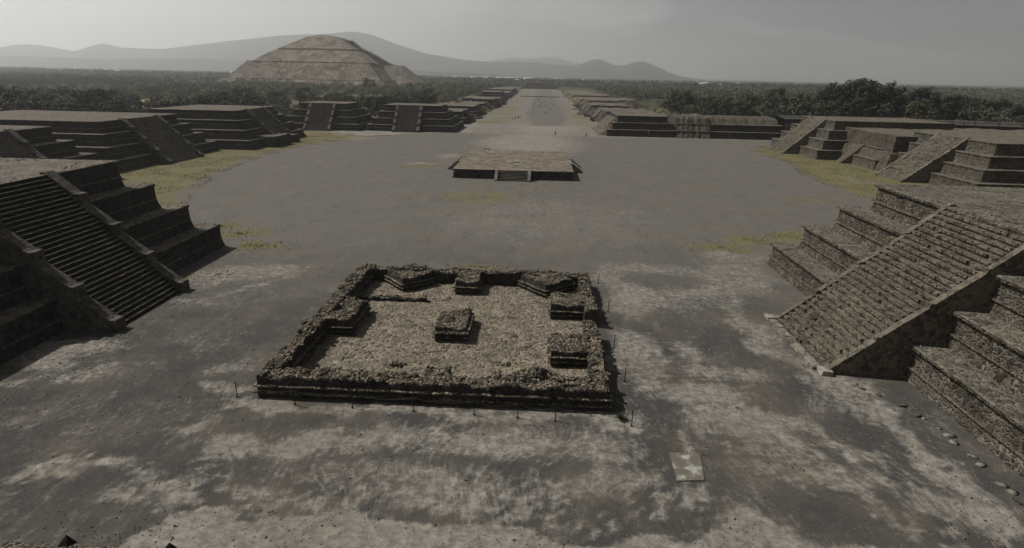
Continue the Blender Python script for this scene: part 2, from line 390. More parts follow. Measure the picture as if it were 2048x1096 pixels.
GRASS = [(-27.3, 137.0, 6.7, 3.9, 0.5), (-10.0, 101.9, 8.5, 6.2, 0.5), (23.1, 74.0, 3.9, 2.2, 0.65), (28.7, 77.8, 5.4, 3.2, 0.7), (33.8, 81.1, 3.5, 2.6, 0.7), (-6.1, 62.4, 4.9, 0.9, 0.55), (47.2, 107.3, 4.6, 4.3, 0.45), (-38.1, 73.1, 2.8, 2.4, 0.8), (-33.2, 68.0, 3.5, 1.9, 0.8), (-42.3, 76.1, 1.9, 2.1, 0.7), (-32.4, 57.0, 3.0, 0.9, 0.3), (0.2, 110.7, 5.6, 4.1, 0.3), (7.6, 29.4, 0.3, 0.2, 0.8), (9.6, 29.5, 0.4, 0.2, 0.6)]
CHAIN = [([(-17.5, 20.6), (-12.6, 21.3), (-8.1, 21.4), (-3.5, 21.2), (1.0, 20.9), (5.5, 20.9), (8.5, 21.6)], 1.15, 1.7),
         ([(-16.2, 22.2), (-12.6, 22.3), (-8, 22.0)], 0.7, 1.5),
         ([(-26.5, 24.3), (-24.8, 25.7), (-22.8, 26.1), (-20.5, 25.5), (-18.3, 24.3), (-16.2, 23.3)], 0.35, 1.0),
         ([(-18.5, 32.9), (-12, 32.6), (-6.15, 32.3), (0, 32.0), (5.8, 31.9)], 0.55, 0.8),
         ([(22.07, 38.99), (23.0, 36.0), (22.9, 31.9), (22.8, 28.6), (22.4, 25.1)], 0.8, 0.75),
         ([(-37, 51), (-31, 50), (-27, 54), (-24, 60)], 0.4, 0.5),
         ([(10.5, 30.5), (13.0, 29.4), (15.5, 27.6), (17.2, 25.6), (18.2, 23.5)], 0.45, 0.6), ([(12.5, 35.0), (15.5, 33.0), (18.5, 30.2), (20.6, 27.0), (21.6, 24.0)], 0.5, 0.6),
         ([(23.5, 66), (20, 60), (17.5, 54), (17.8, 49), (19.5, 43), (20.5, 38.5), (21.5, 34)], 1.5, 0.55), ([(8.8, 22.6), (11, 24), (13.2, 23.6), (15.5, 22.0)], 0.5, 0.85)]
for q in range(5):       # wear tracks sweeping round in front of the shrine and past the right stair
    CHAIN.append(([(-18.5, 25.2 + q * .5), (-14, 23.7 + q * .42), (-9, 23.4 + q * .36), (-3, 23.3 + q * .38), (3, 23.1 + q * .42), (7.2, 23.9 + q * .5), (9.6, 26.0 + q * .8), (10.4, 29.5 + q)], .13, .62))
    CHAIN.append(([(11 + q * .75, 32 + q * .2), (13.6 + q * .7, 29.6), (15.6 + q * .8, 27.2), (17.0 + q, 24.6), (17.8 + q * 1.1, 22)], .12, .55))
EDGE_L = [(70, -47), (80, -52), (92, -57.5), (100, -61), (120, -66.5), (137, -69), (159, -69), (179, -65.5), (196, -58), (205, -52), (216, -40), (226, -26), (400, -24)]
EDGE_R = [(90, 70), (105, 63), (117, 60), (139, 60.5), (161, 66), (174, 65), (190, 64), (200, 72), (210, 90)]
def fbm(x, y, s, oct_=4, seed=0.0):
    out = np.zeros_like(x); a = 1.0; tot = 0.0
    for o in range(oct_):
        out += a * np.array([noise.noise(Vector((float(px) * s * 2 ** o + seed, float(py) * s * 2 ** o, seed * .37))) for px, py in zip(x.ravel(), y.ravel())]).reshape(x.shape)
        tot += a; a *= .55
    return out / tot
def sstep(v, lo, hi):
    t = np.clip((v - lo) / (hi - lo), 0, 1); return t * t * (3 - 2 * t)
def grid_sheet(name, x0, x1, y0, y1, d, z, material, fields):
    nx = int((x1 - x0) / d) + 1; ny = int((y1 - y0) / d) + 1
    X, Y = np.meshgrid(np.linspace(x0, x1, nx), np.linspace(y0, y1, ny))
    f = fields(X, Y)
    Z = np.full_like(X, z) + f.pop('height', 0)
    me = bpy.data.meshes.new(name)
    co = np.stack([X, Y, Z], -1).reshape(-1, 3)
    idx = np.arange(nx * ny).reshape(ny, nx)
    q = np.stack([idx[:-1, :-1], idx[:-1, 1:], idx[1:, 1:], idx[1:, :-1]], -1).reshape(-1, 4)
    me.vertices.add(len(co)); me.vertices.foreach_set('co', co.ravel().astype(np.float32))
    me.loops.add(q.size); me.loops.foreach_set('vertex_index', q.ravel().astype(np.int32))
    me.polygons.add(len(q)); me.polygons.foreach_set('loop_start', np.arange(0, q.size, 4, dtype=np.int32)); me.polygons.foreach_set('loop_total', np.full(len(q), 4, dtype=np.int32))
    me.update(calc_edges=True); me.validate()
    for a, v in f.items():
        at = me.attributes.new(a, 'FLOAT', 'POINT'); at.data.foreach_set('value', v.ravel().astype(np.float32))
    me.materials.append(material)
    me.polygons.foreach_set('use_smooth', [True] * len(me.polygons))
    o = bpy.data.objects.new(name, me); col.objects.link(o); return o
def plaza_fields(X, Y):
    wx = X + 3.4 * fbm(X, Y, 0.24, 4, 3.1); wy = Y + 2.8 * fbm(X, Y, 0.24, 4, 9.7)
    dust = np.zeros_like(X); gr = np.zeros_like(X)
    for (cx, cy, rx, ry, s_) in DUST:
        r = np.hypot((wx - cx) / rx, (wy - cy) / ry); dust = np.maximum(dust, s_ * (1 - sstep(r, 0.45, 1.35)))
    for (cx, cy, rx, ry, s_) in GRASS:
        r = np.hypot((wx - cx) / rx, (wy - cy) / ry); gr = np.maximum(gr, s_ * (1 - sstep(r, 0.4, 1.4)))
    for pts, rad, s_ in CHAIN:
        dmin = np.full_like(X, 1e9)
        for (ax, ay), (bx, by) in zip(pts[:-1], pts[1:]):
            t = np.clip(((wx - ax) * (bx - ax) + (wy - ay) * (by - ay)) / ((bx - ax) ** 2 + (by - ay) ** 2), 0, 1)
            dmin = np.minimum(dmin, np.hypot(wx - ax - t * (bx - ax), wy - ay - t * (by - ay)))
        dust = np.maximum(dust, s_ * (1 - sstep(dmin / rad, 0.6, 1.25)))
    # verges
    big = 3.5 * fbm(X, Y, 0.06, 3, 5.0)
    eL = np.interp(Y, [p[0] for p in EDGE_L], [p[1] for p in EDGE_L])
    vL = sstep(eL + big - X, -0.8, 1.6) * (Y > 66) * sstep(Y, 66, 74)
    eR = np.interp(Y, [p[0] for p in EDGE_R], [p[1] for p in EDGE_R])
    vR = sstep(X - eR - big * .5, -0.8, 1.6) * sstep(Y, 92, 100)
    verge = np.maximum(vL, vR)
    # towards the back of the left verge the grass gives way to beige earth
    earth = vL * sstep(Y + big * 3 + (X + 60) * .6, 188, 212)
    core = 1 - sstep(np.abs(X - 3 + big * .6) / np.interp(Y, [232, 262, 330], [.5, 6, 9.5]), .75, 1.25)
    earth = np.maximum(earth, sstep(Y + big * 2.2 + 5 * fbm(X, Y, .03, 2, 12.0), 212, 224) * sstep(X, -45, -32) * (.52 - .45 * core * (Y > 232)))
    earth = np.maximum(earth, vR * sstep(fbm(X, Y, 0.12, 3, 2.2), -0.05, 0.35) * .55)
    gr = np.maximum(gr, verge * (1 - earth)); dust = np.maximum(dust * (1 - verge), earth)
    h = 0.035 * fbm(X, Y, 0.3, 3, 1.0) * (1 - sstep(Y, 60, 100))
    return dict(dust=dust, verge=gr, height=h)
k = NT('plaza gravel')
dA = k.attr('dust'); gA = k.attr('verge')
n1 = k.noise(0.22, 9, 0.68, dist=0.6); n2 = k.noise(1.7, 9, 0.78); n3 = k.noise(14, 4, 0.75)
wv = k.n('ShaderNodeTexNoise', {'Vector': k.geo, 'Scale': 0.07, 'Detail': 2}).outputs['Color']
warp = k.n('ShaderNodeVectorMath', {0: k.geo, 1: k.n('ShaderNodeVectorMath', {0: wv, 'Scale': 14.0}, operation='SCALE').outputs[0]}, operation='ADD').outputs[0]
streak = k.n('ShaderNodeTexNoise', {'Vector': k.n('ShaderNodeMapping', {'Vector': warp, 'Scale': (3.4, 0.30, 1), 'Rotation': (0, 0, R(8))}).outputs[0], 'Scale': 1.0, 'Detail': 8, 'Roughness': 0.75}).outputs[0]
streak2 = k.noise(0.16, 8, 0.72)
arcs = k.n('ShaderNodeTexWave', {'Vector': k.n('ShaderNodeVectorMath', {0: k.geo, 1: (14.0, 10.0, 0.0)}, operation='SUBTRACT').outputs[0], 'Scale': 0.55, 'Distortion': 3.5, 'Detail': 4, 'Detail Scale': 1.5}, wave_type='RINGS', rings_direction='Z').outputs['Fac']
yy = k.n('ShaderNodeSeparateXYZ', {0: k.geo}).outputs[1]
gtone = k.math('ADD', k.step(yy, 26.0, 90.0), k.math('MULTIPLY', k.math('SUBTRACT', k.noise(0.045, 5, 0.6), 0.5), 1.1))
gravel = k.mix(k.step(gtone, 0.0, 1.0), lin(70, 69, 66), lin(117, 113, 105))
gravel = k.mix(k.math('MULTIPLY', k.step(n1, 0.35, 0.68), 0.5), gravel, lin(112, 104, 95))
gravel = k.mix(k.math('MULTIPLY', k.step(k.noise(5.5, 7, 0.85), 0.40, 0.62), 0.55), gravel, lin(66, 66, 64))
gravel = k.mix(k.math('MULTIPLY', k.step(k.noise(8.5, 5, 0.85), 0.56, 0.68), 0.5), gravel, lin(136, 130, 121))
gravel = k.mix(k.math('MULTIPLY', k.step(n2, 0.5, 0.8), 0.3), gravel, lin(124, 116, 107))
dustc = k.mix(k.step(n2, 0.35, 0.7), lin(118, 112, 103), lin(176, 168, 155))
sp = k.n('ShaderNodeSeparateXYZ', {0: k.geo}).outputs
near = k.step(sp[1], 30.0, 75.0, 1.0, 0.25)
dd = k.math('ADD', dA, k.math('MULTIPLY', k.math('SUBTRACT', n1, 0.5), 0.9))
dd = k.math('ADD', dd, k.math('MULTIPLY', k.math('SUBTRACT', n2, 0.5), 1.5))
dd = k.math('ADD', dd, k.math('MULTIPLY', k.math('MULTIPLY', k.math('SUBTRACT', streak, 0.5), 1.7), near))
dd = k.math('ADD', dd, k.math('MULTIPLY', k.math('MULTIPLY', k.math('SUBTRACT', streak2, 0.5), 1.8), near))
dd = k.math('ADD', dd, k.math('MULTIPLY', k.math('MULTIPLY', k.math('SUBTRACT', arcs, 0.5), 0.08), near))
dd = k.math('ADD', dd, k.math('MULTIPLY', near, 0.04))
c = k.mix(k.math('MULTIPLY', k.step(dd, 0.10, 0.95), 0.95), gravel, dustc)
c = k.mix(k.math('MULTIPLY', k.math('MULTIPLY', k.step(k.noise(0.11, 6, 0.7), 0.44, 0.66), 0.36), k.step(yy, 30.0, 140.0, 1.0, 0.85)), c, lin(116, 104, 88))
gd = k.math('ADD', gA, k.math('MULTIPLY', k.math('SUBTRACT', k.noise(0.35, 9, 0.75), 0.5), 2.0))
grc = k.mix(k.step(n2, 0.35, 0.68), lin(100, 96, 60), lin(128, 118, 84))
c = k.mix(k.math('MULTIPLY', k.step(gd, 0.12, 0.72), 0.95), c, grc)
c = k.mix(k.math('MULTIPLY', k.step(n3, 0.5, 0.8), 0.35), c, lin(70, 66, 60))
mot = k.noise(0.5, 9, 0.8, k.map((0.8, 0.35, 1)))
c = k.mix(k.math('MULTIPLY', k.step(mot, 0.50, 0.66), 0.45), c, lin(78, 76, 72)); c = k.mix(k.math('MULTIPLY', k.step(mot, 0.46, 0.34), 0.35), c, lin(140, 130, 116))
k.color(c); k.bump(k.math('ADD', k.math('MULTIPLY', n2, 0.8), n3), 0.55, 0.06)
M['plaza'] = k.m
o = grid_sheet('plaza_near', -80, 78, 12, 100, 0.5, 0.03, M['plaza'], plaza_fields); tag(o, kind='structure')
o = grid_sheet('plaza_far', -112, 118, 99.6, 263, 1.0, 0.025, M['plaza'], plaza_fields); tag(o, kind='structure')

# ---- avenue
def avenue_fields(X, Y):
    f = plaza_fields(X, Y); f['verge'] = np.maximum(f['verge'] * 0, .85 * sstep(fbm(X, Y, 0.05, 3, 4.4), -.1, .35) * sstep(np.abs(X), 12, 17))
    core = 1 - sstep(np.abs(X - 3 + 2.1 * fbm(X, Y, 0.06, 3, 5.0)) / np.interp(Y, [232, 262, 330], [.5, 6, 9.5]), .75, 1.25)
    f['verge'] = f['verge'] * sstep(Y, 262, 275); f['dust'] = np.interp(Y, [262, 330], [.52, .42]) - .45 * core; return f
o = grid_sheet('avenue', -31, 27, 262.5, 1700, 2.5, 0.02, M['plaza'], avenue_fields); tag(o, kind='structure')
mb = MB(); mb.prism([(0, 0), (0, .7), (1.2, .7), (2.4, .35), (2.4, 0)], -22, 19, 20, 0, True, .06); o = mb.build('low_cross_wall', M['ledge']); o.location = (0, 640, 0)
tag(o, 'low stone wall crossing the far end of the avenue', 'low wall')

# ---- hills
def hill_mat(name, a, b):
    k = NT(name); n1 = k.noise(0.0035, 10, 0.72, dist=1.0)
    k.color(k.mix(k.step(n1, 0.42, 0.60), a, b)); k.bump(n1, 1.0, 140.0); return k.m
M['hill'] = hill_mat('scrub covered hill', lin(30, 38, 34), lin(62, 66, 56))
def ridge(name, pts, D, depth, material, seed, rough=14):
    xs = np.arange(pts[0][0], pts[-1][0] + 1, 55.0)
    hs = np.interp(xs, [p[0] for p in pts], [p[1] for p in pts])
    hs = np.convolve(np.pad(hs, 2, 'edge'), [.02, .18, .6, .18, .02], 'valid')
    ny = 26; vs = []
    for j in range(ny):
        t = -1 + 2 * j / (ny - 1)
        pr_ = (math.cos(t * math.pi / 2) ** 1.3) if j not in (0, ny - 1) else 0
        for x, h_ in zip(xs, hs):
            px = x * (1 + (t * depth) / D * .9)
            n_ = noise.fractal(Vector((px * .0016, t * 2.2 + seed, seed)), 1, 2, 5) * rough * (1.0 if abs(t) > .04 else .5) * min(1, h_ / 100)
            vs.append((px, D + t * depth + noise.noise((px * .001, seed, 0)) * 250 * (abs(t) > .05), h_ * pr_ + n_ * (2.4 * pr_ * (1 - pr_) * 2 + .25) - 3))
    n = len(xs); mb = MB()
    mb.add(vs, [(j * n + i, j * n + i + 1, (j + 1) * n + i + 1, (j + 1) * n + i) for j in range(ny - 1) for i in range(n - 1)])
    o = mb.build(name, material, smooth=True, fix=False); tag(o, kind='structure'); return o
ridge('hills', [(-9500, 60), (-8000, 90), (-6588, 96), (-5737, 181), (-5396, 237), (-5182, 221), (-4921, 171), (-4804, 213), (-4606, 261), (-4425, 220), (-3943, 219), (-3401, 287), (-3132, 320), (-2708, 361), (-2237, 388), (-1976, 421), (-1771, 396), (-1466, 296), (-1211, 224), (-799, 164), (-439, 152), (-132, 162), (72, 142), (327, 128), (430, 168), (551, 214), (640, 178), (757, 130), (880, 165), (1006, 196), (1135, 150), (1343, 62), (1699, 12), (1900, 0)], 6500, 1400, M['hill'], 2.0)
ridge('far_hills', [(-1500, 120), (-942, 200), (-643, 255), (-419, 280), (-194, 263), (64, 303), (325, 266), (626, 195), (900, 120), (1300, 60), (1800, 20)], 9500, 1000, M['hill'], 7.0)
ridge('foothills', [(-7000, 30), (-5400, 75), (-4200, 95), (-3300, 80), (-2600, 105), (-1900, 80), (-1200, 50), (-500, 40), (-100, 20), (200, 0)], 4700, 700, M['hill'], 4.4, 22)
ridge('low_rise', [(900, 0), (1600, 25), (2600, 34), (4200, 28), (6500, 36), (9000, 30)], 9000, 900, M['hill'], 14.4, 10)

# ================================================================== PYRAMIDS OF THE PLAZA
# left side faces +X (rotation +90 deg: local -y -> +x), right side faces -X
def left(name, label, x, ya, yb, **kw):
    return platform(name, label, 'pyramid', (x, (ya + yb) / 2, 0), R(90), yb - ya, kw.pop('dep'), group='stepped pyramids round the plaza', **kw)
def right(name, label, x, ya, yb, **kw):
    return platform(name, label, 'pyramid', (x, (ya + yb) / 2, 0), R(-90), yb - ya, kw.pop('dep'), group='stepped pyramids round the plaza', **kw)
def front(name, label, y, xa, xb, **kw):
    return platform(name, label, 'pyramid', ((xa + xb) / 2, y, 0), 0, xb - xa, kw.pop('dep'), group='stepped pyramids round the plaza', **kw)

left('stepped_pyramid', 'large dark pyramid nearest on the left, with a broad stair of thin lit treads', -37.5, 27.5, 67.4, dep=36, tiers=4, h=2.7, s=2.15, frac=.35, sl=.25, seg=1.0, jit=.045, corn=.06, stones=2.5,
     mats=('basalt', 'ledge', 'painted_shade'), stair=dict(w=4.05, bal=1.15, run=4.1, n=34, jit=.015, lip=1.0, ledge=.5, balmat=M['stairs_dark']))  # shade of the unlit risers is put into their near-black colour
left('stepped_pyramid', 'dark pyramid at the left picture edge, half hidden behind the nearest one', -79.5, 70.3, 110.3, dep=30, tiers=4, h=2.5, s=2.1, frac=.3, sl=.3, corn=.08,
     stair=dict(w=4.5, bal=1.2, run=3.4, n=28))
left('stepped_pyramid', 'wide dark pyramid on the left with a flat sunlit top, right behind the nearest one', -84.5, 116.0, 155.8, dep=52, tiers=4, h=2.36, s=2.0, frac=.35, sl=.3, corn=.1,
     stair=dict(w=5.6, bal=1.3, run=3.2, n=28, jit=.04))
left('stepped_pyramid', 'grey pyramid on the left with a ruined low block before its stair', -76.6, 157.5, 195.2, dep=36, tiers=4, h=2.4, s=2.05, frac=.55, sl=.75, corn=.12,
     stair=dict(w=4.8, bal=1.2, run=3.0, n=26, jit=.05))
front('stepped_pyramid', 'grey pyramid facing the viewer at the far left plaza corner, beside a round tree', 219.0, -94.5, -65.5, dep=26, tiers=4, h=2.3, s=1.9, frac=.5, sl=.6, corn=.12,
      stair=dict(w=4.0, bal=.9, run=3.2, n=26))
front('stepped_pyramid', 'grey pyramid facing the viewer just left of where the avenue begins', 221.5, -63.5, -31.4, dep=27, tiers=4, h=2.25, s=1.9, frac=.5, sl=.6, corn=.12,
      stair=dict(w=3.9, bal=1.0, run=3.4, n=26, x=-1.0))
st = dict(w=4.6, bal=.55, run=5.5, n=31, jit=.05, blocks=True, lip=.35, ledge=.3, tread=M['cobble_stairs'], balmat=M['cobble_stairs'])
right('stepped_pyramid', 'large brown cobbled pyramid nearest on the right, its rough wide stair fully sunlit', 26.8, 23.0, 67.1, dep=40, tiers=4, h=2.65, s=2.2, frac=.35, sl=.3, seg=.9, jit=.04, stones=3, corn=.26,
      mats=('cobble', 'cobble_ledge', 'cobble_stairs'), stair=st)
right('stepped_pyramid', 'brown pyramid at the right picture edge, just behind the nearest right one', 83.0, 117.5, 157.0, dep=50, tiers=4, h=2.35, s=2.0, frac=.35, sl=.3, corn=.12, jit=.08,
      mats=('cobble', 'cobble_ledge', 'cobble_stairs'), stair=dict(w=4.4, bal=.9, run=5.5, n=26, jit=.08, lip=.3, tread=M['cobble_stairs'], balmat=M['cobble_ledge']))
right('stepped_pyramid', 'small low two tier pyramid with a narrow stair, between two taller ones on the right', 81.2, 150.5, 167.5, dep=16, tiers=2, h=2.45, s=2.3, frac=.35, sl=.3, corn=.12, jit=.1,
      mats=('cobble', 'cobble_ledge', 'cobble_stairs'), stair=dict(w=1.0, bal=.35, run=2.9, n=12, lip=.2, x=-4.0, tread=M['cobble_stairs'], balmat=M['cobble_ledge']))
right('stepped_pyramid', 'brown pyramid at the far right corner of the plaza, right of the long low terrace', 75.3, 168.9, 203.5, dep=44, tiers=4, h=2.5, s=2.0, frac=.35, sl=.3, corn=.12, jit=.08,
      mats=('cobble', 'cobble_ledge', 'cobble_stairs'), stair=dict(w=4.6, bal=.9, run=4.6, n=26, lip=.3, jit=.08, tread=M['cobble_stairs'], balmat=M['cobble_ledge']))
# long low terrace across the far right side of the plaza
root = platform('terraced_platform', 'long three tier terrace with black walls across the far right side of the plaza', 'terrace', (37.0, 223.5, 0), 0, 26, 34, 3, 2.36, 2.0, .25, .3, mats=('basalt', 'ledge', 'cobble'), corn=.12, jit=.06)
mb = MB(); ring(mb, 20, 15, tier_profile(2.45, .25, .3, 0, .12), 15, 1.5, .06, cap=2.8, ox=31); mb.build('tier', [M['basalt'], M['ledge']], root)
mb = MB(); ring(mb, 19, 13, tier_profile(2.4, .25, .3, 2.45, .12), 15, 1.5, .06, cap=.4, capfull=True, ox=31); mb.build('tier', [M['basalt'], M['ledge']], root)
mb = MB(); mb.prism([(-1.5, 0), (3.6, 6.6), (6.5, 7.3), (20, 7.2), (20, 0)], 11.8, 23.6, 14, 0, True, .28); mb.build('ruined_stair', [M['cobble']], root)
mb = MB(); mb.prism([(4.2, 4.8), (6.5, 6.6), (9, 7.2), (22, 7.0), (22, 4.8)], 23.6, 49, 22, 0, True, .25); mb.build('rubble_slope', [M['cobble']], root)
for x in (1.6, 30.5):
    mb = MB(); mb.prism([(-.55, 0), (-.25, 2.3), (.3, 2.35), (.3, 0)], x, x + .5); mb.build('pilaster', M['ledge'], root)

# ruined block before the stair of the grey left pyramid
root = empty('ruined_block', (-75.4, 169.5, 0)); tag(root, 'low broken stone block before the stair of the grey left pyramid', 'ruin')
mb = MB(); ring(mb, 3.0, 5.2, [(0.1, 0), (0, 2.2), (-.2, 2.9)], 0, .7, .28, cap=1, capfull=True, noise_s=.9); mb.build('wall', [M['basalt'], M['ledge']], root)
mb = MB(); ring(mb, 1.6, 1.6, [(0.1, 0), (0, 1.9), (-.2, 2.3)], 9.2, .6, .3, cap=1, capfull=True, noise_s=1.1, ox=1.6); mb.build('wall', [M['basalt'], M['ledge']], root)
for i in range(14):
    mb = MB(); stone(mb, random.uniform(-3, 3), random.uniform(-6, 12), .2 if i % 2 else 2.9, random.uniform(.3, .6), 0); mb.build('loose_stone', [M['basalt']], root)

# parapet terrace behind the right pyramids
root = empty('parapet_terrace', (0, 0, 0)); tag(root, 'long dark terrace wall behind the right pyramids, topped by a pale railing', 'terrace wall')
A = Vector((86, 222, 0)); B = Vector((232, 186, 0)); dv = (B - A).normalized(); nn_ = Vector((-dv.y, dv.x, 0)); LW = (B - A).length
def seg_prism(prof, mat, name, t0=0.0, t1=1.0, n=60, jit=.05):
    mb = MB(); P0 = A + dv * LW * t0; P1 = A + dv * LW * t1; m = len(prof)
    for i in range(n + 1):
        p = P0.lerp(P1, i / n)
        for (o_, z) in prof:
            q = p + nn_ * o_; mb.v.append(nv((q.x, q.y, z), .6, jit) if z > 0 else (q.x, q.y, z))
    for i in range(n):
        for q in range(m - 1): mb.f.append((i * m + q, (i + 1) * m + q, (i + 1) * m + q + 1, i * m + q + 1)); mb.mi.append(0)
    return mb.build(name, mat, root)
seg_prism([(-2.0, 0), (-1.6, 2.6), (-.2, 2.7), (0, 5.2), (1.2, 5.3), (1.4, 7.3), (30, 7.4), (34, 0)], M['basalt'], 'wall')
seg_prism([(1.25, 7.35), (1.25, 7.6), (3.5, 7.62), (3.5, 7.35)], M['ledge'], 'top_course', n=60)
seg_prism([(4.5, 8.35), (4.5, 8.65), (5.1, 8.68), (5.1, 8.35), (4.5, 8.35)], M['white_wall'], 'railing', .17, 1.0, 60, .02)
t = .17
mbp = MB()
while t < 1.0:
    p = A + dv * LW * t + nn_ * 4.8; mbp = MB(); mbp.box(p.x - .28, p.x + .28, p.y - .2, p.y + .2, 7.3, 8.34); mbp.build('railing_post', M['white_wall'], root)
    t += random.choice((.022, .022, .045))
# heap of ruins between the right pyramid top and the parapet
root = empty('ruined_mound', (118, 165, 0)); tag(root, 'brown stony terrace of ruins stretching behind the right edge pyramid', 'ruin')
mb = MB(); ring(mb, 34, 16, [(3, 0), (1, 4.2), (0, 4.6), (0, 8.3)], 0, 2.0, .5, cap=1, capfull=True, noise_s=.35); mb.build('terrace', [M['cobble'], M['cobble_ledge']], root)

# ================================================================== CENTRAL PLATFORM
root = empty('central_platform', (-5.35, 122.0, 0)); tag(root, 'low square stone platform standing alone in the middle of the plaza', 'platform')
mb = MB(); ring(mb, 12.0, 17.0, [(.35, 0), (.1, .75), (.28, .76), (.28, .95), (.06, .97), (.04, 1.5), (.28, 1.52), (.28, 1.85)], 17.0, 1.2, .06, cap=1, capfull=True)
mb.build('base', [M['basalt'], M['altar_top']], root)
def small_stair(root, cx, cy, rz, w, run, H, n, bal, mat=None):
    mat = mat or M['cap_stone']
    T = Matrix.Translation((cx, cy, 0)) @ Matrix.Rotation(rz, 4, 'Z')
    mb = MB(); pr = [(0.3, 0), (-run, 0)]
    for i in range(n): y = -run + run * i / n; pr += [(y, H * i / n + .001), (y, H * (i + 1) / n)]
    pr.append((0.3, H)); mb.prism(pr, -w, w, 6, 0, True, .01, 1)
    mb.v = [tuple(T @ Vector(v)) for v in mb.v]; mb.build('staircase', [M['painted_shade'], M['cap_stone']], root)  # risers take the near-black shade colour, treads a pale stone
    for sg in (-1, 1):
        mb = MB(); mb.prism([(0.35, 0), (-run - .3, 0), (-run - .3, .3), (-.5, H + .12), (.35, H + .12)], min(sg * w, sg * (w + bal)), max(sg * w, sg * (w + bal)), 2, 0, True, .01)
        mb.v = [tuple(T @ Vector(v)) for v in mb.v]; mb.build('balustrade', [mat], root)
small_stair(root, .05, -.2, 0, 3.0, 2.4, 1.84, 8, .6)
small_stair(root, -12.2, 15, R(-90), 3.6, 2.4, 1.84, 8, .7)
small_stair(root, 12.2, 15, R(90), 3.6, 2.4, 1.84, 8, .7)
mb = MB(); mb.box(-2.2, .8, 11, 15.5, 1.86, 1.93, jit=.15); mb.build('pale_slab', M['slab'], root)
o_ = bpy.data.objects.new('pale_slab', bpy.data.objects['pale_slab'].data); col.objects.link(o_); o_.parent = root; o_.location = (-.6, 5.6, 1.2); o_.scale = (.35, .35, .36)

# ================================================================== WALLED SHRINE WITH ALTARS
root = empty('walled_shrine', (-6.2, 46.0, 0)); tag(root, 'square walled enclosure of rough stones with small altars inside, in the plaza foreground', 'ruin')
OX, OY = -6.2, 46.0
def rub_block(name, x0, x1, y0, y1, h, mat='rubble', rot=0.0, ledges=(), stones=6.0, z0=0.0, sag=.34, srad=(.11, .27), sides='basalt', fall=0.0):
    cx, cy = (x0 + x1) / 2, (y0 + y1) / 2; a, b = abs(x1 - x0) / 2, abs(y1 - y0) / 2
    mb = MB(); prof = [(.04, z0)]
    for zl in ledges: prof += [(.03, zl - .06), (.24, zl - .05), (.24, zl + .02), (.02, zl + .05)]
    prof += [(0, z0 + h - .12), (-.06, z0 + h)]
    ring(mb, a, b, prof, 0, .45, .07, cap=1, capfull=True, noise_s=1.6, lit=[3 + 4 * q for q in range(len(ledges))] + [2 + 4 * q for q in range(len(ledges))])
    # uneven crown of the wall
    for i, v in enumerate(mb.v):
        if v[2] > z0 + h * .75: mb.v[i] = (v[0], v[1], v[2] + sag * noise.noise(Vector((v[0] * .8 + cx, v[1] * .8 + cy, 3.3))) - fall * max(0, v[1] / max(b, .1)))
    for q in range(int(stones * 4 * a * b) + int(stones * 1.2 * (a + b))):
        if q < stones * 4 * a * b: x, y = random.uniform(-a, a), random.uniform(-b, b)
        else:
            x, y = random.choice([(random.uniform(-a, a), random.choice((-b, b)) * .97), (random.choice((-a, a)) * .97, random.uniform(-b, b))])
        zz = z0 + h + sag * noise.noise(Vector((x * .8 + cx, y * .8 + cy, 3.3))) - fall * max(0, y / max(b, .1))
        stone(mb, x, y, zz - .01, random.uniform(*srad), 1, .75)
    Rm = Matrix.Rotation(rot, 4, 'Z'); T = Matrix.Translation((cx - OX, cy - OY, 0)) @ Rm
    mb.v = [tuple(T @ Vector(v)) for v in mb.v]
    return mb.build(name, [M[sides], M[mat]], root)
led = (.42, .86)
rub_block('wall', -17.6, 4.9, 33.55, 34.8, 1.45, ledges=led)                      # near
rub_block('wall', -17.6, -16.45, 34.82, 56.4, 1.55, ledges=led)                  # left
rub_block('wall', -17.6, 5.2, 56.42, 57.4, 1.4, ledges=())                      # far
rub_block('wall', 3.95, 4.95, 34.82, 44.6, 1.4, ledges=())                         # right, near part
rub_block('wall', 4.2, 5.2, 47.1, 56.4, 1.4, ledges=())                           # right, far part
al = (.5, .85)
rub_block('altar', -16.6, -14.5, 43.2, 48.2, 1.45, ledges=al, srad=(.06, .14), stones=8)
rub_block('altar', -7.7, -5.3, 42.8, 46.9, 1.15, ledges=al, srad=(.06, .14), stones=8)
rub_block('altar', -7.6, -5.4, 53.5, 56.7, 1.42, ledges=al, srad=(.06, .14), stones=8)
rub_block('altar', -14.1, -10.9, 54.3, 57.5, 1.38, ledges=al, rot=R(42), srad=(.06, .14), stones=8)
rub_block('altar', -.7, 2.9, 54.0, 57.6, 1.38, ledges=al, rot=R(42), srad=(.06, .14), stones=8)
rub_block('altar', 1.4, 4.3, 48.2, 51.5, 1.38, ledges=al, srad=(.06, .14), stones=8)
rub_block('altar', 1.3, 4.1, 39.3, 42.4, 1.38, ledges=al, srad=(.06, .14), stones=8)
rub_block('altar', -7.3, -5.6, 34.92, 36.9, .95, ledges=(), srad=(.08, .2), stones=8)
rub_block('low_wall', 1.4, 4.1, 37.0, 37.35, .4, srad=(.08, .16), stones=8)
rub_block('low_wall', -2.6, -2.2, 34.7, 37.2, .55, srad=(.08, .18), stones=8)
rub_block('low_wall', -16.5, -10.0, 51.0, 51.6, .45, srad=(.08, .18), stones=8)
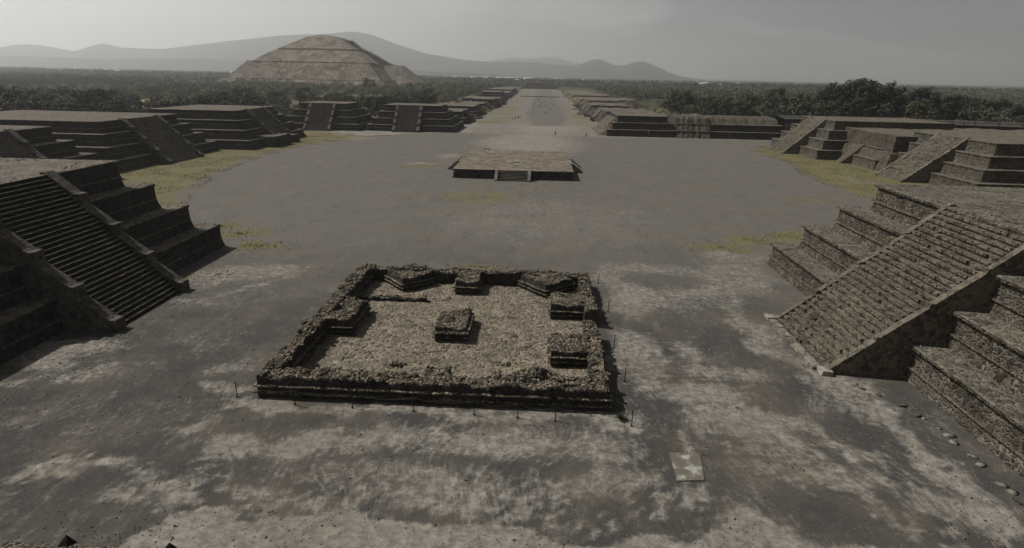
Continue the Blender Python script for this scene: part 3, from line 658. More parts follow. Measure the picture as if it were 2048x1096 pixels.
# rubble heaps
def heap(cx, cy, rx, ry, h, n, name='rubble_heap', r0=.1, r1=.28):
    mb = MB(); m_ = 14; vs = [(cx - OX, cy - OY, h * .9)]
    for rr in (0.35, .7, 1.0):
        for i in range(m_):
            a_ = i / m_ * 6.283; q = rr * random.uniform(.85, 1.1); vs.append((cx - OX + math.cos(a_) * rx * q, cy - OY + math.sin(a_) * ry * q, max(0.02, h * .9 * (1 - rr) + (.02 if rr == 1 else random.uniform(-.05, .05)))))
    fs = [(0, 1 + i, 1 + (i + 1) % m_) for i in range(m_)]
    for l in (0, 1): fs += [(1 + l * m_ + i, 1 + (l + 1) * m_ + i, 1 + (l + 1) * m_ + (i + 1) % m_, 1 + l * m_ + (i + 1) % m_) for i in range(m_)]
    mb.add(vs, fs, 0)
    for q in range(n):
        a_ = random.uniform(0, 6.283); rr = math.sqrt(random.random()); stone(mb, cx - OX + math.cos(a_) * rr * rx, cy - OY + math.sin(a_) * rr * ry, h * (1 - rr) * .9 + .03, random.uniform(r0, r1))
    return mb.build(name, M['rubble'], root)
heap(.3, 36.2, 2.5, 2.1, 1.75, 190)
heap(-13.5, 35.6, 2.8, 1.4, 1.3, 150); heap(-9.6, 35.6, 2.4, 1.3, 1.2, 130); heap(-3.2, 35.3, 1.6, 1.1, 1.1, 80); heap(-9.8, 38.4, .9, .5, .4, 22)
heap(3.0, 35.8, 1.0, .9, .5, 20); heap(-2.0, 39.2, .4, .3, .3, 8)
mb = MB(); nxs, nys = 44, 44
for j in range(nys + 1):
    for i in range(nxs + 1):
        x = -16.5 + 21.6 * i / nxs; y = 34.7 + 21.8 * j / nys
        mb.v.append((x - OX, y - OY, .14 + .07 * noise.noise(Vector((x * .7, y * .7, 0))) + .04 * noise.noise(Vector((x * 2, y * 2, 4)))))
for j in range(nys):
    for i in range(nxs): mb.f.append((j * (nxs + 1) + i, j * (nxs + 1) + i + 1, (j + 1) * (nxs + 1) + i + 1, (j + 1) * (nxs + 1) + i)); mb.mi.append(0)
mb.build('floor', M['shrine_floor'], root, fix=False)
mb = MB(); mb.box(-15.5 - OX, -13.9 - OX, 38.2 - OY, 39.2 - OY, .12, .26, jit=.12); mb.build('floor_slab', M['slab'], root)

# loose slab on the plaza
mb = MB(); pts = [(7.75, 26.8), (9.2, 26.95), (9.55, 29.35), (7.85, 29.3)]
mb.add([(x, y, z) for z in (.02, .085) for x, y in pts], [(4, 5, 6, 7), (0, 1, 5, 4), (1, 2, 6, 5), (2, 3, 7, 6), (3, 0, 4, 7)])
tag(mb.build('stone_slab', M['slab']), 'pale square stone slab lying flat on the gravel, right foreground', 'slab')

# kerb of pale stones along the foot of the near right pyramid
kerb = [(22.0, 39.0), (23.2, 37.2), (24.3, 35.2), (24.9, 32.5), (25.0, 29.5), (24.9, 26.5), (24.6, 24.4)]
cnt = 0
for (ax, ay), (bx, by) in zip(kerb[:-1], kerb[1:]):
    nn = max(2, int(math.hypot(bx - ax, by - ay) / .8))
    for q in range(nn):
        mb = MB(); f_ = (q + random.random() * .6) / nn; r_ = random.uniform(.18, .42); stone(mb, 0, 0, 0, r_, 0, .22)
        o = mb.build('kerb_stone', M['cap_stone' if random.random() < .6 else 'cobble'], smooth=True)
        o.location = (ax + (bx - ax) * f_ + random.uniform(-.25, .25), ay + (by - ay) * f_ + random.uniform(-.3, .3), .06)
        tag(o, 'flat loose stone at the foot of the cobbled pyramid on the right', 'stone', 'loose kerb stones at the foot of the near right pyramid')
# two white corner stones and kerb at the stair foot
for nm, x, y, lab in (('corner_stone', 20.9, 50.3, 'pale block at the far corner of the cobbled stair foot'), ('corner_stone', 21.1, 40.0, 'pale block at the near corner of the cobbled stair foot')):
    mb = MB(); mb.box(-.4, .4, -.45, .45, 0, .32, jit=.07); o = mb.build(nm, M['white_wall']); o.location = (x, y, .02); tag(o, lab, 'stone', 'pale corner stones of the stair')
mb = MB()
for i in range(10): mb.box(-.35, .35, -4.6 + i * .92, -4.6 + i * .92 + .86, 0, .2, jit=.05)
o = mb.build('stair_kerb', M['cap_stone']); o.location = (20.85, 45.15, .02); tag(o, 'row of pale slabs along the foot of the cobbled stair', 'kerb')

# fine loose pebbles over the near plaza
mb = MB(); cnt = 0
while cnt < 7000:
    x, y = random.uniform(-38, 26), 20 + 50 * random.random() ** 1.4
    if -18.2 < x < 5.6 and 33 < y < 58: continue
    near_wall = (20 < x < 26 and y < 42) or (x < -30)
    if random.random() > (.9 if near_wall else .15 + .5 * max(0, noise.noise(Vector((x * .25, y * .25, 5))) + .25)): continue
    r_ = random.uniform(.02, .055) * (2.0 if random.random() < .05 else 1); cnt += 1
    a_ = random.uniform(0, 6.28); c_, s_ = math.cos(a_) * r_, math.sin(a_) * r_; h_ = r_ * random.uniform(.5, 1)
    mb.add([(x + c_, y + s_, .03), (x - s_, y + c_, .03), (x - c_, y - s_, .03), (x + s_, y - c_, .03), (x + c_ * .3, y + s_ * .3, .05 + h_)], [(0, 1, 4), (1, 2, 4), (2, 3, 4), (3, 0, 4)])
o = mb.build('pebbles', M['ledge'], fix=False); tag(o, 'loose pebbles and grit strewn over the plaza gravel', 'gravel', kind='stuff')

# black wedges standing in for cast shadows + low wall in the bottom left corner
mb = MB(); mb.prism([(-1.6, 0), (-1.6, .5), (-.3, .55), (0, .5), (.1, 0)], -5.5, 5.5, 24, 0, True, .07); o = mb.build('low_wall', M['cobble']); o.location = (-19.4, 19.9, 0)
tag(o, 'low dark stone wall at the bottom left picture corner', 'low wall')
for x, y, r_, lab in ((-19.85, 20.0, -.1, 'larger of two black wedges standing for cast shadow at the bottom left corner'), (-15.3, 19.95, .15, 'smaller of two black wedges standing for cast shadow, nearer the bottom centre')):
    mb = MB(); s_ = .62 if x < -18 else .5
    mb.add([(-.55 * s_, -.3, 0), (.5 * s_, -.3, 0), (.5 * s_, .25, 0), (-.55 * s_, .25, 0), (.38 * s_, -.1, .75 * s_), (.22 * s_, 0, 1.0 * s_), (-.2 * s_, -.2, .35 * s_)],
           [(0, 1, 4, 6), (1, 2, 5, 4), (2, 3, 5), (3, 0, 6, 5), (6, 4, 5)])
    o = mb.build('shadow_wedge', M['painted_shade']); o.location = (x, y, .35); o.rotation_euler = (0, 0, r_); tag(o, lab, 'stone', 'cast shadow wedges')

# ================================================================== ROPE BARRIER
posts = [(-18.9, 33.3), (-14.9, 32.7), (-11.2, 32.6), (-7.3, 32.5), (-3.5, 32.4), (-.8, 32.3), (1.5, 32.1), (6.1, 31.9), (6.4, 37.5), (6.3, 43.0), (6.6, 50.5), (6.4, 58.3)]
def lathe(mb, prof, n=8, mi=0, cx=0, cy=0):
    vs = [(cx + r_ * math.cos(i / n * 6.283), cy + r_ * math.sin(i / n * 6.283), z) for r_, z in prof for i in range(n)]
    mb.add(vs, [(j * n + i, j * n + (i + 1) % n, (j + 1) * n + (i + 1) % n, (j + 1) * n + i) for j in range(len(prof) - 1) for i in range(n)], mi)
    mb.add([vs[(len(prof) - 1) * n + i] for i in range(n)], [tuple(range(n))], mi)
where = ['before the near left corner of the walled shrine', 'second from the left before the shrine near wall', 'third from the left before the shrine near wall', 'fourth from the left before the shrine near wall', 'fifth from the left before the shrine near wall',
         'sixth from the left before the shrine near wall', 'seventh from the left, set close to its neighbour before the shrine', 'tallest looking, beside the agave at the near right corner', 'beside the right shrine wall, halfway to the gap',
         'right beside the gap in the right shrine wall', 'beyond the gap in the right shrine wall', 'beyond the far right corner of the shrine']
mb = MB(); lathe(mb, [(.09, 0), (.085, .04), (.03, .05), (.026, 1.0), (.045, 1.02), (.045, 1.06), (.01, 1.09)])
pm = mb.build('rope_post', M['iron']); 
for i, (x, y) in enumerate(posts):
    o = pm if i == 0 else pm.copy()
    if i: col.objects.link(o)
    o.location = (x, y, .04); o.rotation_euler = (random.uniform(-.05, .05), random.uniform(-.05, .05), 0)
    tag(o, 'thin dark rope post ' + where[i], 'post', 'rope posts round the walled shrine')
mb = MB()
for (ax, ay), (bx, by) in zip(posts[:-1], posts[1:]):
    n = 10; pts = []
    for i in range(n + 1):
        t = i / n; pts.append(Vector((ax + (bx - ax) * t, ay + (by - ay) * t, .97 - .22 * 4 * t * (1 - t))))
    for p, q in zip(pts[:-1], pts[1:]):
        d_ = (q - p).normalized(); s_ = d_.cross(Vector((0, 0, 1))).normalized() * .011; u_ = Vector((0, 0, .011))
        mb.add([p - s_, p + u_, p + s_, p - u_, q - s_, q + u_, q + s_, q - u_], [(0, 1, 5, 4), (1, 2, 6, 5), (2, 3, 7, 6), (3, 0, 4, 7)])
tag(mb.build('rope', M['rope']), 'thin sagging rope strung along the posts round the shrine', 'rope')
# agave
mb = MB()
for i in range(26):
    a_ = i * 2.4; e_ = .3 + .9 * (i / 26); L_ = random.uniform(.45, .7); w_ = .05
    d_ = Vector((math.cos(a_) * math.cos(e_), math.sin(a_) * math.cos(e_), math.sin(e_))); s_ = Vector((-math.sin(a_), math.cos(a_), 0)) * w_
    p1 = d_ * L_ * .5; p2 = d_ * L_ - Vector((0, 0, .06))
    mb.add([-s_, s_, p1 + s_, p1 - s_, p2, p1 - Vector((0, 0, .03)), Vector((0, 0, -.02))], [(0, 1, 2, 3), (3, 2, 4), (1, 6, 5, 2), (0, 3, 5, 6), (3, 4, 5), (2, 5, 4)])
o = mb.build('agave_plant', M['leaf_dark'], fix=False); o.location = (5.55, 32.6, .05); tag(o, 'small dark spiky agave at the near right corner of the walled shrine', 'plant')

# ================================================================== SUN PYRAMID
k = NT('sun pyramid stone')
n1 = k.noise(0.08, 9, 0.75, dist=0.8); n2 = k.noise(0.35, 7, 0.75); st_ = k.noise(0.06, 5, 0.6, k.map((1.5, 1.5, .35)))
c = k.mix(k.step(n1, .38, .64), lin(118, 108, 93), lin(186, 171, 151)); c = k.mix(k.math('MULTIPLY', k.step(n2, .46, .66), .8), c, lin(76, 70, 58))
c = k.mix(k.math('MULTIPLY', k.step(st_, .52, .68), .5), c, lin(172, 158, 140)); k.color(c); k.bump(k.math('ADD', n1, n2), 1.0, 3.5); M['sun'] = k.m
k = NT('dark ledge earth'); n1 = k.noise(.2, 4); k.color(k.mix(n1, lin(74, 69, 58), lin(100, 92, 78))); M['sun_dark'] = k.m  # darker earth tone for the narrow band below the top tier
root = empty('great_pyramid', (-291.5, 852.5, 0)); tag(root, 'huge tan stepped pyramid rising beyond the left end of the plaza', 'pyramid')
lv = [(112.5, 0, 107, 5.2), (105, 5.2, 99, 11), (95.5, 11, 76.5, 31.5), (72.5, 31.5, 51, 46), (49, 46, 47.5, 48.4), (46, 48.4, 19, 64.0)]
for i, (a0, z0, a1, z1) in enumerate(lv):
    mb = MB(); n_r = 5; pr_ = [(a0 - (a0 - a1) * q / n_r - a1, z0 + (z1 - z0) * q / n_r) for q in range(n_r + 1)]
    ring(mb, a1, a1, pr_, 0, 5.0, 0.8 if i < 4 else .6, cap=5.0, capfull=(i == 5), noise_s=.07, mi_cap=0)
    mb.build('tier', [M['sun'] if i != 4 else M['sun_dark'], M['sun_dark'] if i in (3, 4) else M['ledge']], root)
for hw, z_, m_ in ((99.2, 11.1, 'sun'), (76.7, 31.6, 'sun')):
    mb = MB(); ring(mb, hw, hw, [(-1.0, z_ - .9), (.45, z_ - .75), (.35, z_ + .15), (-1.2, z_ + .2)], 0, 6.0, .35, noise_s=.07); mb.build('terrace_rim', M[m_], root)
mb = MB(); ring(mb, 3, 3, [(15, 0), (11, 1.5), (5, 2.9), (0, 3.3)], 0, 4, .6, cap=1, capfull=True, mi_cap=0, noise_s=.12); mb.v = [(v[0], v[1], v[2] + 63.6) for v in mb.v]; mb.build('summit_mound', [M['sun'], M['sun']], root)
mb = MB(); ring(mb, 9, 16, [(32, 0), (25, 9), (23, 9.2), (1, 29), (0, 30)], 0, 4, .8, cap=1, capfull=True, mi_cap=0, noise_s=.1, ox=92); mb.build('front_platform', [M['sun'], M['sun']], root)
mb = MB(); mb.prism([(20, 0), (8, 60), (-6, 60.5), (-20, 49.8), (-29, 46.6), (-55, 33), (-60, 31.5), (-78, 11.5), (-92, 0)], -6, 6, 3, 0, True, .3)
T = Matrix.Rotation(R(90), 4, 'Z'); mb.v = [tuple(T @ Vector(v) + Vector((29, 0, 0))) for v in mb.v]; mb.build('staircase', M['sun'], root)

# ================================================================== AVENUE PLATFORMS
k = NT('dry olive grass'); n1 = k.noise(.25, 6, .7); k.color(k.mix(k.step(n1, .35, .65), lin(108, 103, 66), lin(146, 134, 98))); k.bump(n1, .6, .3); M['grass'] = k.m

def ave(side, y0, y1, h, tiers, dep, lab, mats, xoff=0.0, stair=True, jit=.35):
    s = 1.8; hh = h / tiers
    kw = dict(seg=1.3, jit=jit, corn=.12, mats=mats, group='small platforms along the avenue', frac=.45 if side < 0 else .8, sl=.5 if side < 0 else 1.4)
    if stair: kw['stair'] = dict(w=(y1 - y0) * .13, bal=.8, run=2.6, n=14, lip=.3)
    x = (-29.5 + xoff - random.uniform(0, 3)) if side < 0 else (25.5 + xoff + random.uniform(0, 3)); dep *= random.uniform(.55, 1.0); hh *= random.uniform(.75, 1.05)
    return platform('avenue_platform', lab, 'platform', (x, (y0 + y1) / 2, 0), R(90) if side < 0 else R(-90), y1 - y0, dep, tiers, hh, s, **kw)
DK = ('basalt', 'ledge', 'stairs_dark'); BR = ('cobble', 'ledge', 'cobble_stairs')
ave(-1, 262, 290, 5.0, 2, 24, 'first small dark platform on the left side of the avenue, broken at its near corner', DK)
ave(-1, 312, 352, 6.6, 2, 26, 'second dark platform left of the avenue with a flat pale top', DK)
ave(-1, 366, 392, 4.8, 2, 22, 'third low dark platform on the left side of the avenue', DK)
ave(-1, 408, 440, 6.0, 2, 26, 'fourth dark platform on the left side of the avenue', DK)
ave(-1, 456, 500, 5.0, 2, 40, 'fifth wide platform on the left side of the avenue', DK)
ave(-1, 520, 570, 7.0, 3, 30, 'sixth platform on the left side, level with the great pyramid front', DK, stair=False)
ave(-1, 600, 680, 5.0, 2, 36, 'low long platform far down the left side of the avenue', DK, stair=False)
ave(-1, 700, 820, 6.0, 2, 40, 'very far platform on the left side of the avenue', DK, stair=False)
ave(1, 262, 300, 4.4, 2, 34, 'first small ruined platform on the right side of the avenue', BR, xoff=8, jit=.9)
ave(1, 306, 345, 5.5, 2, 34, 'second brown ruined platform on the right side of the avenue', BR, xoff=2, jit=.75)
ave(1, 360, 400, 5.5, 2, 36, 'third brown platform on the right side of the avenue', BR, jit=.6)
ave(1, 412, 455, 6.5, 3, 40, 'fourth brown platform on the right side with striped low walls', BR, jit=.5)
ave(1, 470, 530, 5.5, 2, 46, 'fifth long brown platform on the right side of the avenue', BR, stair=False)
ave(1, 560, 640, 6, 2, 50, 'sixth far brown platform on the right side of the avenue', BR, stair=False)
ave(1, 680, 800, 5, 2, 50, 'very far brown platform on the right side of the avenue', BR, stair=False)
# collapsed heaps of masonry and earth between them
def mound(x, y, rx, ry, h, n, mat, lab):
    mb = MB(); m_ = 22; rings = 7; vs = [(0, 0, h)]
    for q in range(1, rings + 1):
        rr_ = q / rings
        for i in range(m_):
            a_ = i / m_ * 6.283; w_ = 1 + .35 * noise.noise(Vector((math.cos(a_) * 1.5 + x, math.sin(a_) * 1.5 + y, 1)))
            vs.append((math.cos(a_) * rx * rr_ * w_, math.sin(a_) * ry * rr_ * w_, -.1 if q == rings else h * (1 - rr_ ** 1.6) + .9 * noise.noise(Vector((x + math.cos(a_) * rr_ * 3, y + math.sin(a_) * rr_ * 3, q)))))
    fs = [(0, 1 + i, 1 + (i + 1) % m_) for i in range(m_)]
    for l in range(rings - 1): fs += [(1 + l * m_ + i, 1 + (l + 1) * m_ + i, 1 + (l + 1) * m_ + (i + 1) % m_, 1 + l * m_ + (i + 1) % m_) for i in range(m_)]
    mb.add(vs, fs)
    for q in range(n):
        a_ = random.uniform(0, 6.283); t_ = math.sqrt(random.random()); stone(mb, math.cos(a_) * t_ * rx, math.sin(a_) * t_ * ry, h * (1 - t_ ** 1.6), random.uniform(.35, 1.0))
    o = mb.build('ruined_mound', M[mat]); o.location = (x, y, 0); tag(o, lab, 'ruin', 'collapsed mounds along the avenue')
for i, (x, y) in enumerate([(34, 255), (44, 268), (31, 303), (52, 300), (60, 285), (29, 352), (50, 356), (30, 406), (64, 330), (72, 375), (30, 462), (60, 440), (32, 545), (70, 520), (80, 300), (92, 285), (30, 660), (60, 650)]):
    mound(x, y, random.uniform(5, 10), random.uniform(5, 11), random.uniform(1.8, 4.6), 46, 'cobble' if i % 3 else 'grass', 'collapsed stony mound among the ruins on the right side of the avenue')
for i, (x, y) in enumerate([(-40, 256), (-33, 300), (-48, 300), (-34, 359), (-60, 330), (-33, 400), (-55, 398), (-33, 448), (-34, 510), (-60, 505), (-34, 585), (-66, 290), (-34, 690)]):
    mound(x, y, random.uniform(4, 8), random.uniform(4, 9), random.uniform(1.5, 3.8), 36, 'basalt' if i % 3 else 'grass', 'collapsed stony mound among the ruins on the left side of the avenue')
# far mound closing the avenue
root = platform('far_mound', 'pale stone mound closing the far end of the avenue', 'platform', (-4, 1050, 0), 0, 60, 40, 2, 5.5, 6, .5, 1.0, mats=('ledge', 'ledge', 'ledge'), jit=.6, corn=.2, seg=4)
# boulders and rubble between avenue and the right terrace
cnt = 0
bl = []
for i in range(64):
    mb = MB(); r_ = random.uniform(.9, 2.4); stone(mb, 0, 0, 0, r_, 0, .8)
    o = mb.build('boulder', M['cobble' if i % 2 else 'basalt'])
    t = random.random(); o.location = (24.5 + 9 * random.random() * (1 - t * .3), 232 + 30 * t + random.uniform(-3, 3), random.uniform(.2, .6))
    if i > 30: o.location = (random.uniform(23, 31), 262 + 190 * t, random.uniform(.3, 1.2))
    tag(o, 'rough boulder in the heap where the avenue meets the right terrace', 'boulder', 'boulders beside the avenue mouth')
root = empty('ruined_slope', (30, 240, 0)); tag(root, 'broken grassy stone slope at the left end of the long right terrace', 'ruin')
mb = MB(); ring(mb, 3.5, 11, [(5.5, 0), (3.0, 1.7), (1.5, 3.8), (0, 5.6)], 2, 1.1, .55, cap=1, capfull=True, noise_s=.5); mb.build('rubble', [M['rubble'], M['ledge']], root)

for x, y, a, b, h, lab in ((112, 330, 16, 12, 5.5, 'low grassy mound among the trees behind the long right terrace'), (76, 296, 9, 10, 4.5, 'smaller grassy mound just behind the stair of the long right terrace'), (-188, 292, 17, 22, 5.5, 'pale grassy mound behind the wide dark pyramid on the left'), (-88, 268, 15, 9, 4.0, 'flat grassy bank behind the two grey pyramids facing the viewer')):
    mb = MB(); ring(mb, a * .3, b * .3, [(a * .7, -.1), (a * .45, h * .45), (a * .2, h * .82), (0, h)], 0, 1.6, .7, cap=1, capfull=True, mi_cap=0, noise_s=.12)
    o = mb.build('grassy_mound', [M['grass'], M['grass']], smooth=True); o.location = (x, y, 0); tag(o, lab, 'mound')
# ================================================================== TOWN
def house(x, y, w, d, h, label, group, long=False):
    root = empty('house' if not long else 'long_shed', (x, y, 0), random.uniform(-.2, .2)); tag(root, label, 'building', group)
    mb = MB(); mb.box(-w / 2, w / 2, -d / 2, d / 2, 0, h); mb.build('wall', M['house'], root)
    mb = MB(); mb.prism([(-d / 2 - .4, h + .01), (0, h + d * .14 + .3), (d / 2 + .4, h + .01)], -w / 2 - .4, w / 2 + .4, 1); mb.build('roof', M['roof'], root)
    for i in range(3):
        mb = MB(); xx = -w / 2 + w * (i + .5) / 3; mb.box(xx - w * .06, xx + w * .06, -d / 2 - .05, -d / 2 - .01, h * .35, h * .75); mb.build('window', M['glass_dark'], root)
for i in range(3):
    house([-380, -150, 90][i], 3300, [240, 210, 90][i], 30, 9, ['longest white shed below the hills beyond the avenue, leftmost of three', 'middle one of three long white sheds below the hills', 'shortest and rightmost of three white sheds below the hills'][i], 'long white sheds in the distance', True)
for i in range(70):
    a_ = random.uniform(-.85, .75); dist = random.uniform(1300, 4300); 
    house(math.tan(a_) * dist * 1.0, dist, random.uniform(9, 18), random.uniform(8, 12), random.uniform(8, 13), 'small pale house among the trees of the far plain', 'small pale houses on the far plain')

# ================================================================== TREES
def crown_mesh(name, rx, rz, zc, nclump, nleaf, leaf, seed, mats, shape='round'):
    r_ = random.Random(seed); v = []; f = []
    for c_ in range(nclump):
        while True:
            p = Vector((r_.uniform(-1, 1), r_.uniform(-1, 1), r_.uniform(-1, 1)))
            if .3 < p.length < 1: break
        if r_.random() < .6: p = p.normalized() * r_.uniform(.65, .95)
        p = Vector((p.x * rx, p.y * rx, zc + p.z * rz))
        if shape == 'tall' and p.z > zc: p.x *= .75; p.y *= .75
        cr_ = rx * r_.uniform(.22, .4)
        for l in range(nleaf):
            d_ = Vector((r_.gauss(0, 1), r_.gauss(0, 1), r_.gauss(0, 1))).normalized() * cr_ * r_.uniform(.55, 1.05)
            q = p + Vector((d_.x, d_.y, d_.z * .8)); nrm = (d_.normalized() + Vector((r_.uniform(-.6, .6), r_.uniform(-.6, .6), r_.uniform(-.2, .8)))).normalized()
            t1 = nrm.orthogonal().normalized(); t1 = (Matrix.Rotation(r_.uniform(0, 6.28), 3, nrm) @ t1); t2 = nrm.cross(t1); s_ = leaf * r_.uniform(.6, 1.3)
            o = len(v); v += [tuple(q - t1 * s_), tuple(q + t2 * s_ * .6), tuple(q + t1 * s_), tuple(q - t2 * s_ * .6)]; f.append((o, o + 1, o + 2, o + 3))
    me = bpy.data.meshes.new(name); me.from_pydata(v, [], f); me.materials.append(mats); me.update(); return me
def trunk_mesh(h, r0, seed):
    r_ = random.Random(seed); mb = MB()
    lathe(mb, [(r0, -.1), (r0 * .75, h * .4), (r0 * .55, h)], 6)
    for i in range(5):
        a_ = r_.uniform(0, 6.28); b0 = Vector((0, 0, h * r_.uniform(.55, .9))); b1 = b0 + Vector((math.cos(a_) * h * .45, math.sin(a_) * h * .45, h * .5)); s_ = r0 * .35
        sd_ = Vector((-math.sin(a_), math.cos(a_), 0)) * s_; u_ = Vector((0, 0, s_))
        mb.add([b0 - sd_, b0 + u_, b0 + sd_, b0 - u_, b1 - sd_ * .3, b1 + u_ * .3, b1 + sd_ * .3, b1 - u_ * .3], [(0, 1, 5, 4), (1, 2, 6, 5), (2, 3, 7, 6), (3, 0, 4, 7)])
    me = bpy.data.meshes.new('trunk'); me.from_pydata(mb.v, [], mb.f); me.materials.append(M['bark']); me.update(); return me
BUSHY = [(crown_mesh('crown', 3.3, 2.4, 3.7, 34, 46, .26, s, M[m_]), trunk_mesh(2.6, .22, s)) for s, m_ in ((1, 'leaf'), (2, 'leaf_dark'), (3, 'leaf'), (4, 'leaf_dry'), (5, 'leaf_dark'))]
TALL = [(crown_mesh('crown', 6.4, 10.0, 11.0, 90, 70, .45, s, M['leaf_dark'], 'tall'), trunk_mesh(9.0, .5, s)) for s in (11, 12, 13)]
def tree(kind, proto, x, y, sc_, rz, label, group, sz=1.0, z=-.05):
    o = empty(kind, (x, y, z), rz); o.scale = (sc_, sc_, sc_ * sz); tag(o, label, 'tree', group)
    for nm, me in (('crown', proto[0]), ('trunk', proto[1])):
        c_ = bpy.data.objects.new(nm, me); col.objects.link(c_); c_.parent = o
    return o
# singled-out trees
tree('round_tree', BUSHY[1], -62.0, 243, 1.5, 0, 'large round dark tree standing in the gap between the two grey pyramids facing the viewer', None, 1.25)
tree('round_tree', BUSHY[4], -178, 640, 2.1, 1, 'round dark tree standing alone before the great pyramid slope', None, 1.2)
tree('round_tree', BUSHY[1], -78, 385, 1.35, 2, 'dense round tree left of the second avenue platform', None, 1.2)
tree('round_tree', BUSHY[2], -140, 196, 1.2, 3, 'bushy tree behind the gap between two left pyramids', None, 1.1)
for i, (x, y, s_) in enumerate([(121, 275, .80), (127, 270, 1.0), (133, 268, 1.13), (138, 272, 1.05), (143, 266, .98), (149, 272, .95), (156, 268, .93), (162, 270, .9), (169, 266, .84), (176, 270, .78), (115, 282, .72), (184, 264, .74), (192, 262, .66), (108, 286, .6), (200, 262, .7), (210, 258, .66), (222, 262, .7), (232, 256, .72), (244, 258, .7), (130, 290, .95), (150, 292, .9), (170, 290, .8), (124, 264, .7), (130, 262, .75), (136, 278, 1.0), (146, 278, .95), (153, 263, .72), (166, 276, .85), (180, 274, .74), (188, 271, .72), (196, 274, .74), (205, 270, .72), (214, 272, .74), (224, 270, .74), (238, 268, .78), (110, 276, .55), (102, 282, .5)]):
    lab = 'tallest feathery dark tree rising above the horizon behind the right terrace' if i == 2 else 'tall dark tree in the thick row behind the right parapet terrace'
    tree('tall_tree', TALL[i % 3], x, y, s_, i * 1.7, lab, 'tall dark trees behind the right terrace')
for i, (x, y, q) in enumerate([(-122, 183, 1.1), (-131, 176, 1.3), (-118, 200, 1.0), (-105, 214, 1.2), (-112, 226, 1.4), (-99, 236, 1.1), (-128, 208, 1.5), (-143, 190, 1.4), (-60, 262, 1.0), (-66, 272, 1.2)]):
    tree('bushy_tree', BUSHY[i % 5], x, y, q, i * 2.1, 'bushy tree standing close behind the gap between two left pyramids', 'trees in the gaps of the left pyramids')
# the wood: nearest ones single, the rest one mass
blocked = [(-145, 60, 0, 212), (-100, -30, 210, 250), (-62, 75, 200, 1120), (24, 95, 200, 262), (70, 250, 100, 256), (-420, -130, 715, 985)]
pts = []
rr = random.Random(5)
clear = [(-188, 298, 26, 42), (-135, 430, 42, 50), (112, 335, 24, 30), (75, 300, 14, 22), (-160, 560, 60, 26), (170, 480, 40, 40), (60, 430, 25, 25), (-240, 420, 40, 22), (-330, 540, 60, 24), (-90, 400, 20, 40), (-210, 640, 70, 18), (260, 620, 60, 26), (-260, 260, 20, 30), (120, 640, 40, 30)]
def ok(x, y):
    for a, b, c_, d_ in clear:
        if ((x - a) / c_) ** 2 + ((y - b) / d_) ** 2 < 1: return False
    for a, b, c_, d_ in blocked:
        if a < x < b and c_ < y < d_: return False
    return True
def density(x, y):
    n_ = noise.noise(Vector((x * .012, y * .012, 2.0))); d_ = .7 + n_ * 1.5
    if y > 380 and noise.noise(Vector((x * .006, y * .004, 12.0))) > .22: return .03
    if x < 0 and y < 400 and x > -110: d_ = .05 + .1 * (y > 300)      # grass behind the left pyramids
    if x < 0 and y > 520 and y < 700: d_ = 1.0 - (x < -420) * .3
    if x > 60: d_ += .45
    if x < -150 and y < 350: d_ += .35
    return d_
for i in range(60000):
    y = rr.uniform(130, 1300); lim = .95 * y + 40
    x = rr.uniform(-lim, lim)
    if x > 0 and y < 245: continue
    if ok(x, y) and rr.random() < density(x, y): pts.append((x, y))
# thin out to a minimum spacing
cell = {}; keep = []
for (x, y) in pts:
    sp_ = 8.2 if y < 900 else 9.5
    kx, ky = int(x / sp_), int(y / sp_)
    if any((x - a) ** 2 + (y - b) ** 2 < sp_ * sp_ for i in (-1, 0, 1) for j in (-1, 0, 1) for (a, b) in cell.get((sp_, kx + i, ky + j), ())): continue
    cell.setdefault((sp_, kx, ky), []).append((x, y)); keep.append((x, y))
keep.sort(key=lambda p: math.hypot(*p))
def inview(x, y): return abs(math.atan2(x, y) + .045) < .75
vis = [p for p in keep if inview(*p)]; ind = vis[:262]; indset = set(ind); rest = [p for p in keep if p not in indset]
for i, (x, y) in enumerate(ind):
    if x < 0: lab, g_ = 'bushy grey green tree in the scattered wood behind the left pyramids', 'trees behind the left pyramids'
    else: lab, g_ = 'bushy dark tree in the dense wood behind the long right terrace', 'trees behind the right terrace'
    s_ = rr.uniform(1.0, 1.9) * (1.15 if x > 0 else .9)
    tree('bushy_tree', BUSHY[rr.randrange(5)], x, y, s_, rr.uniform(0, 6.28), lab, g_, rr.uniform(.85, 1.2))
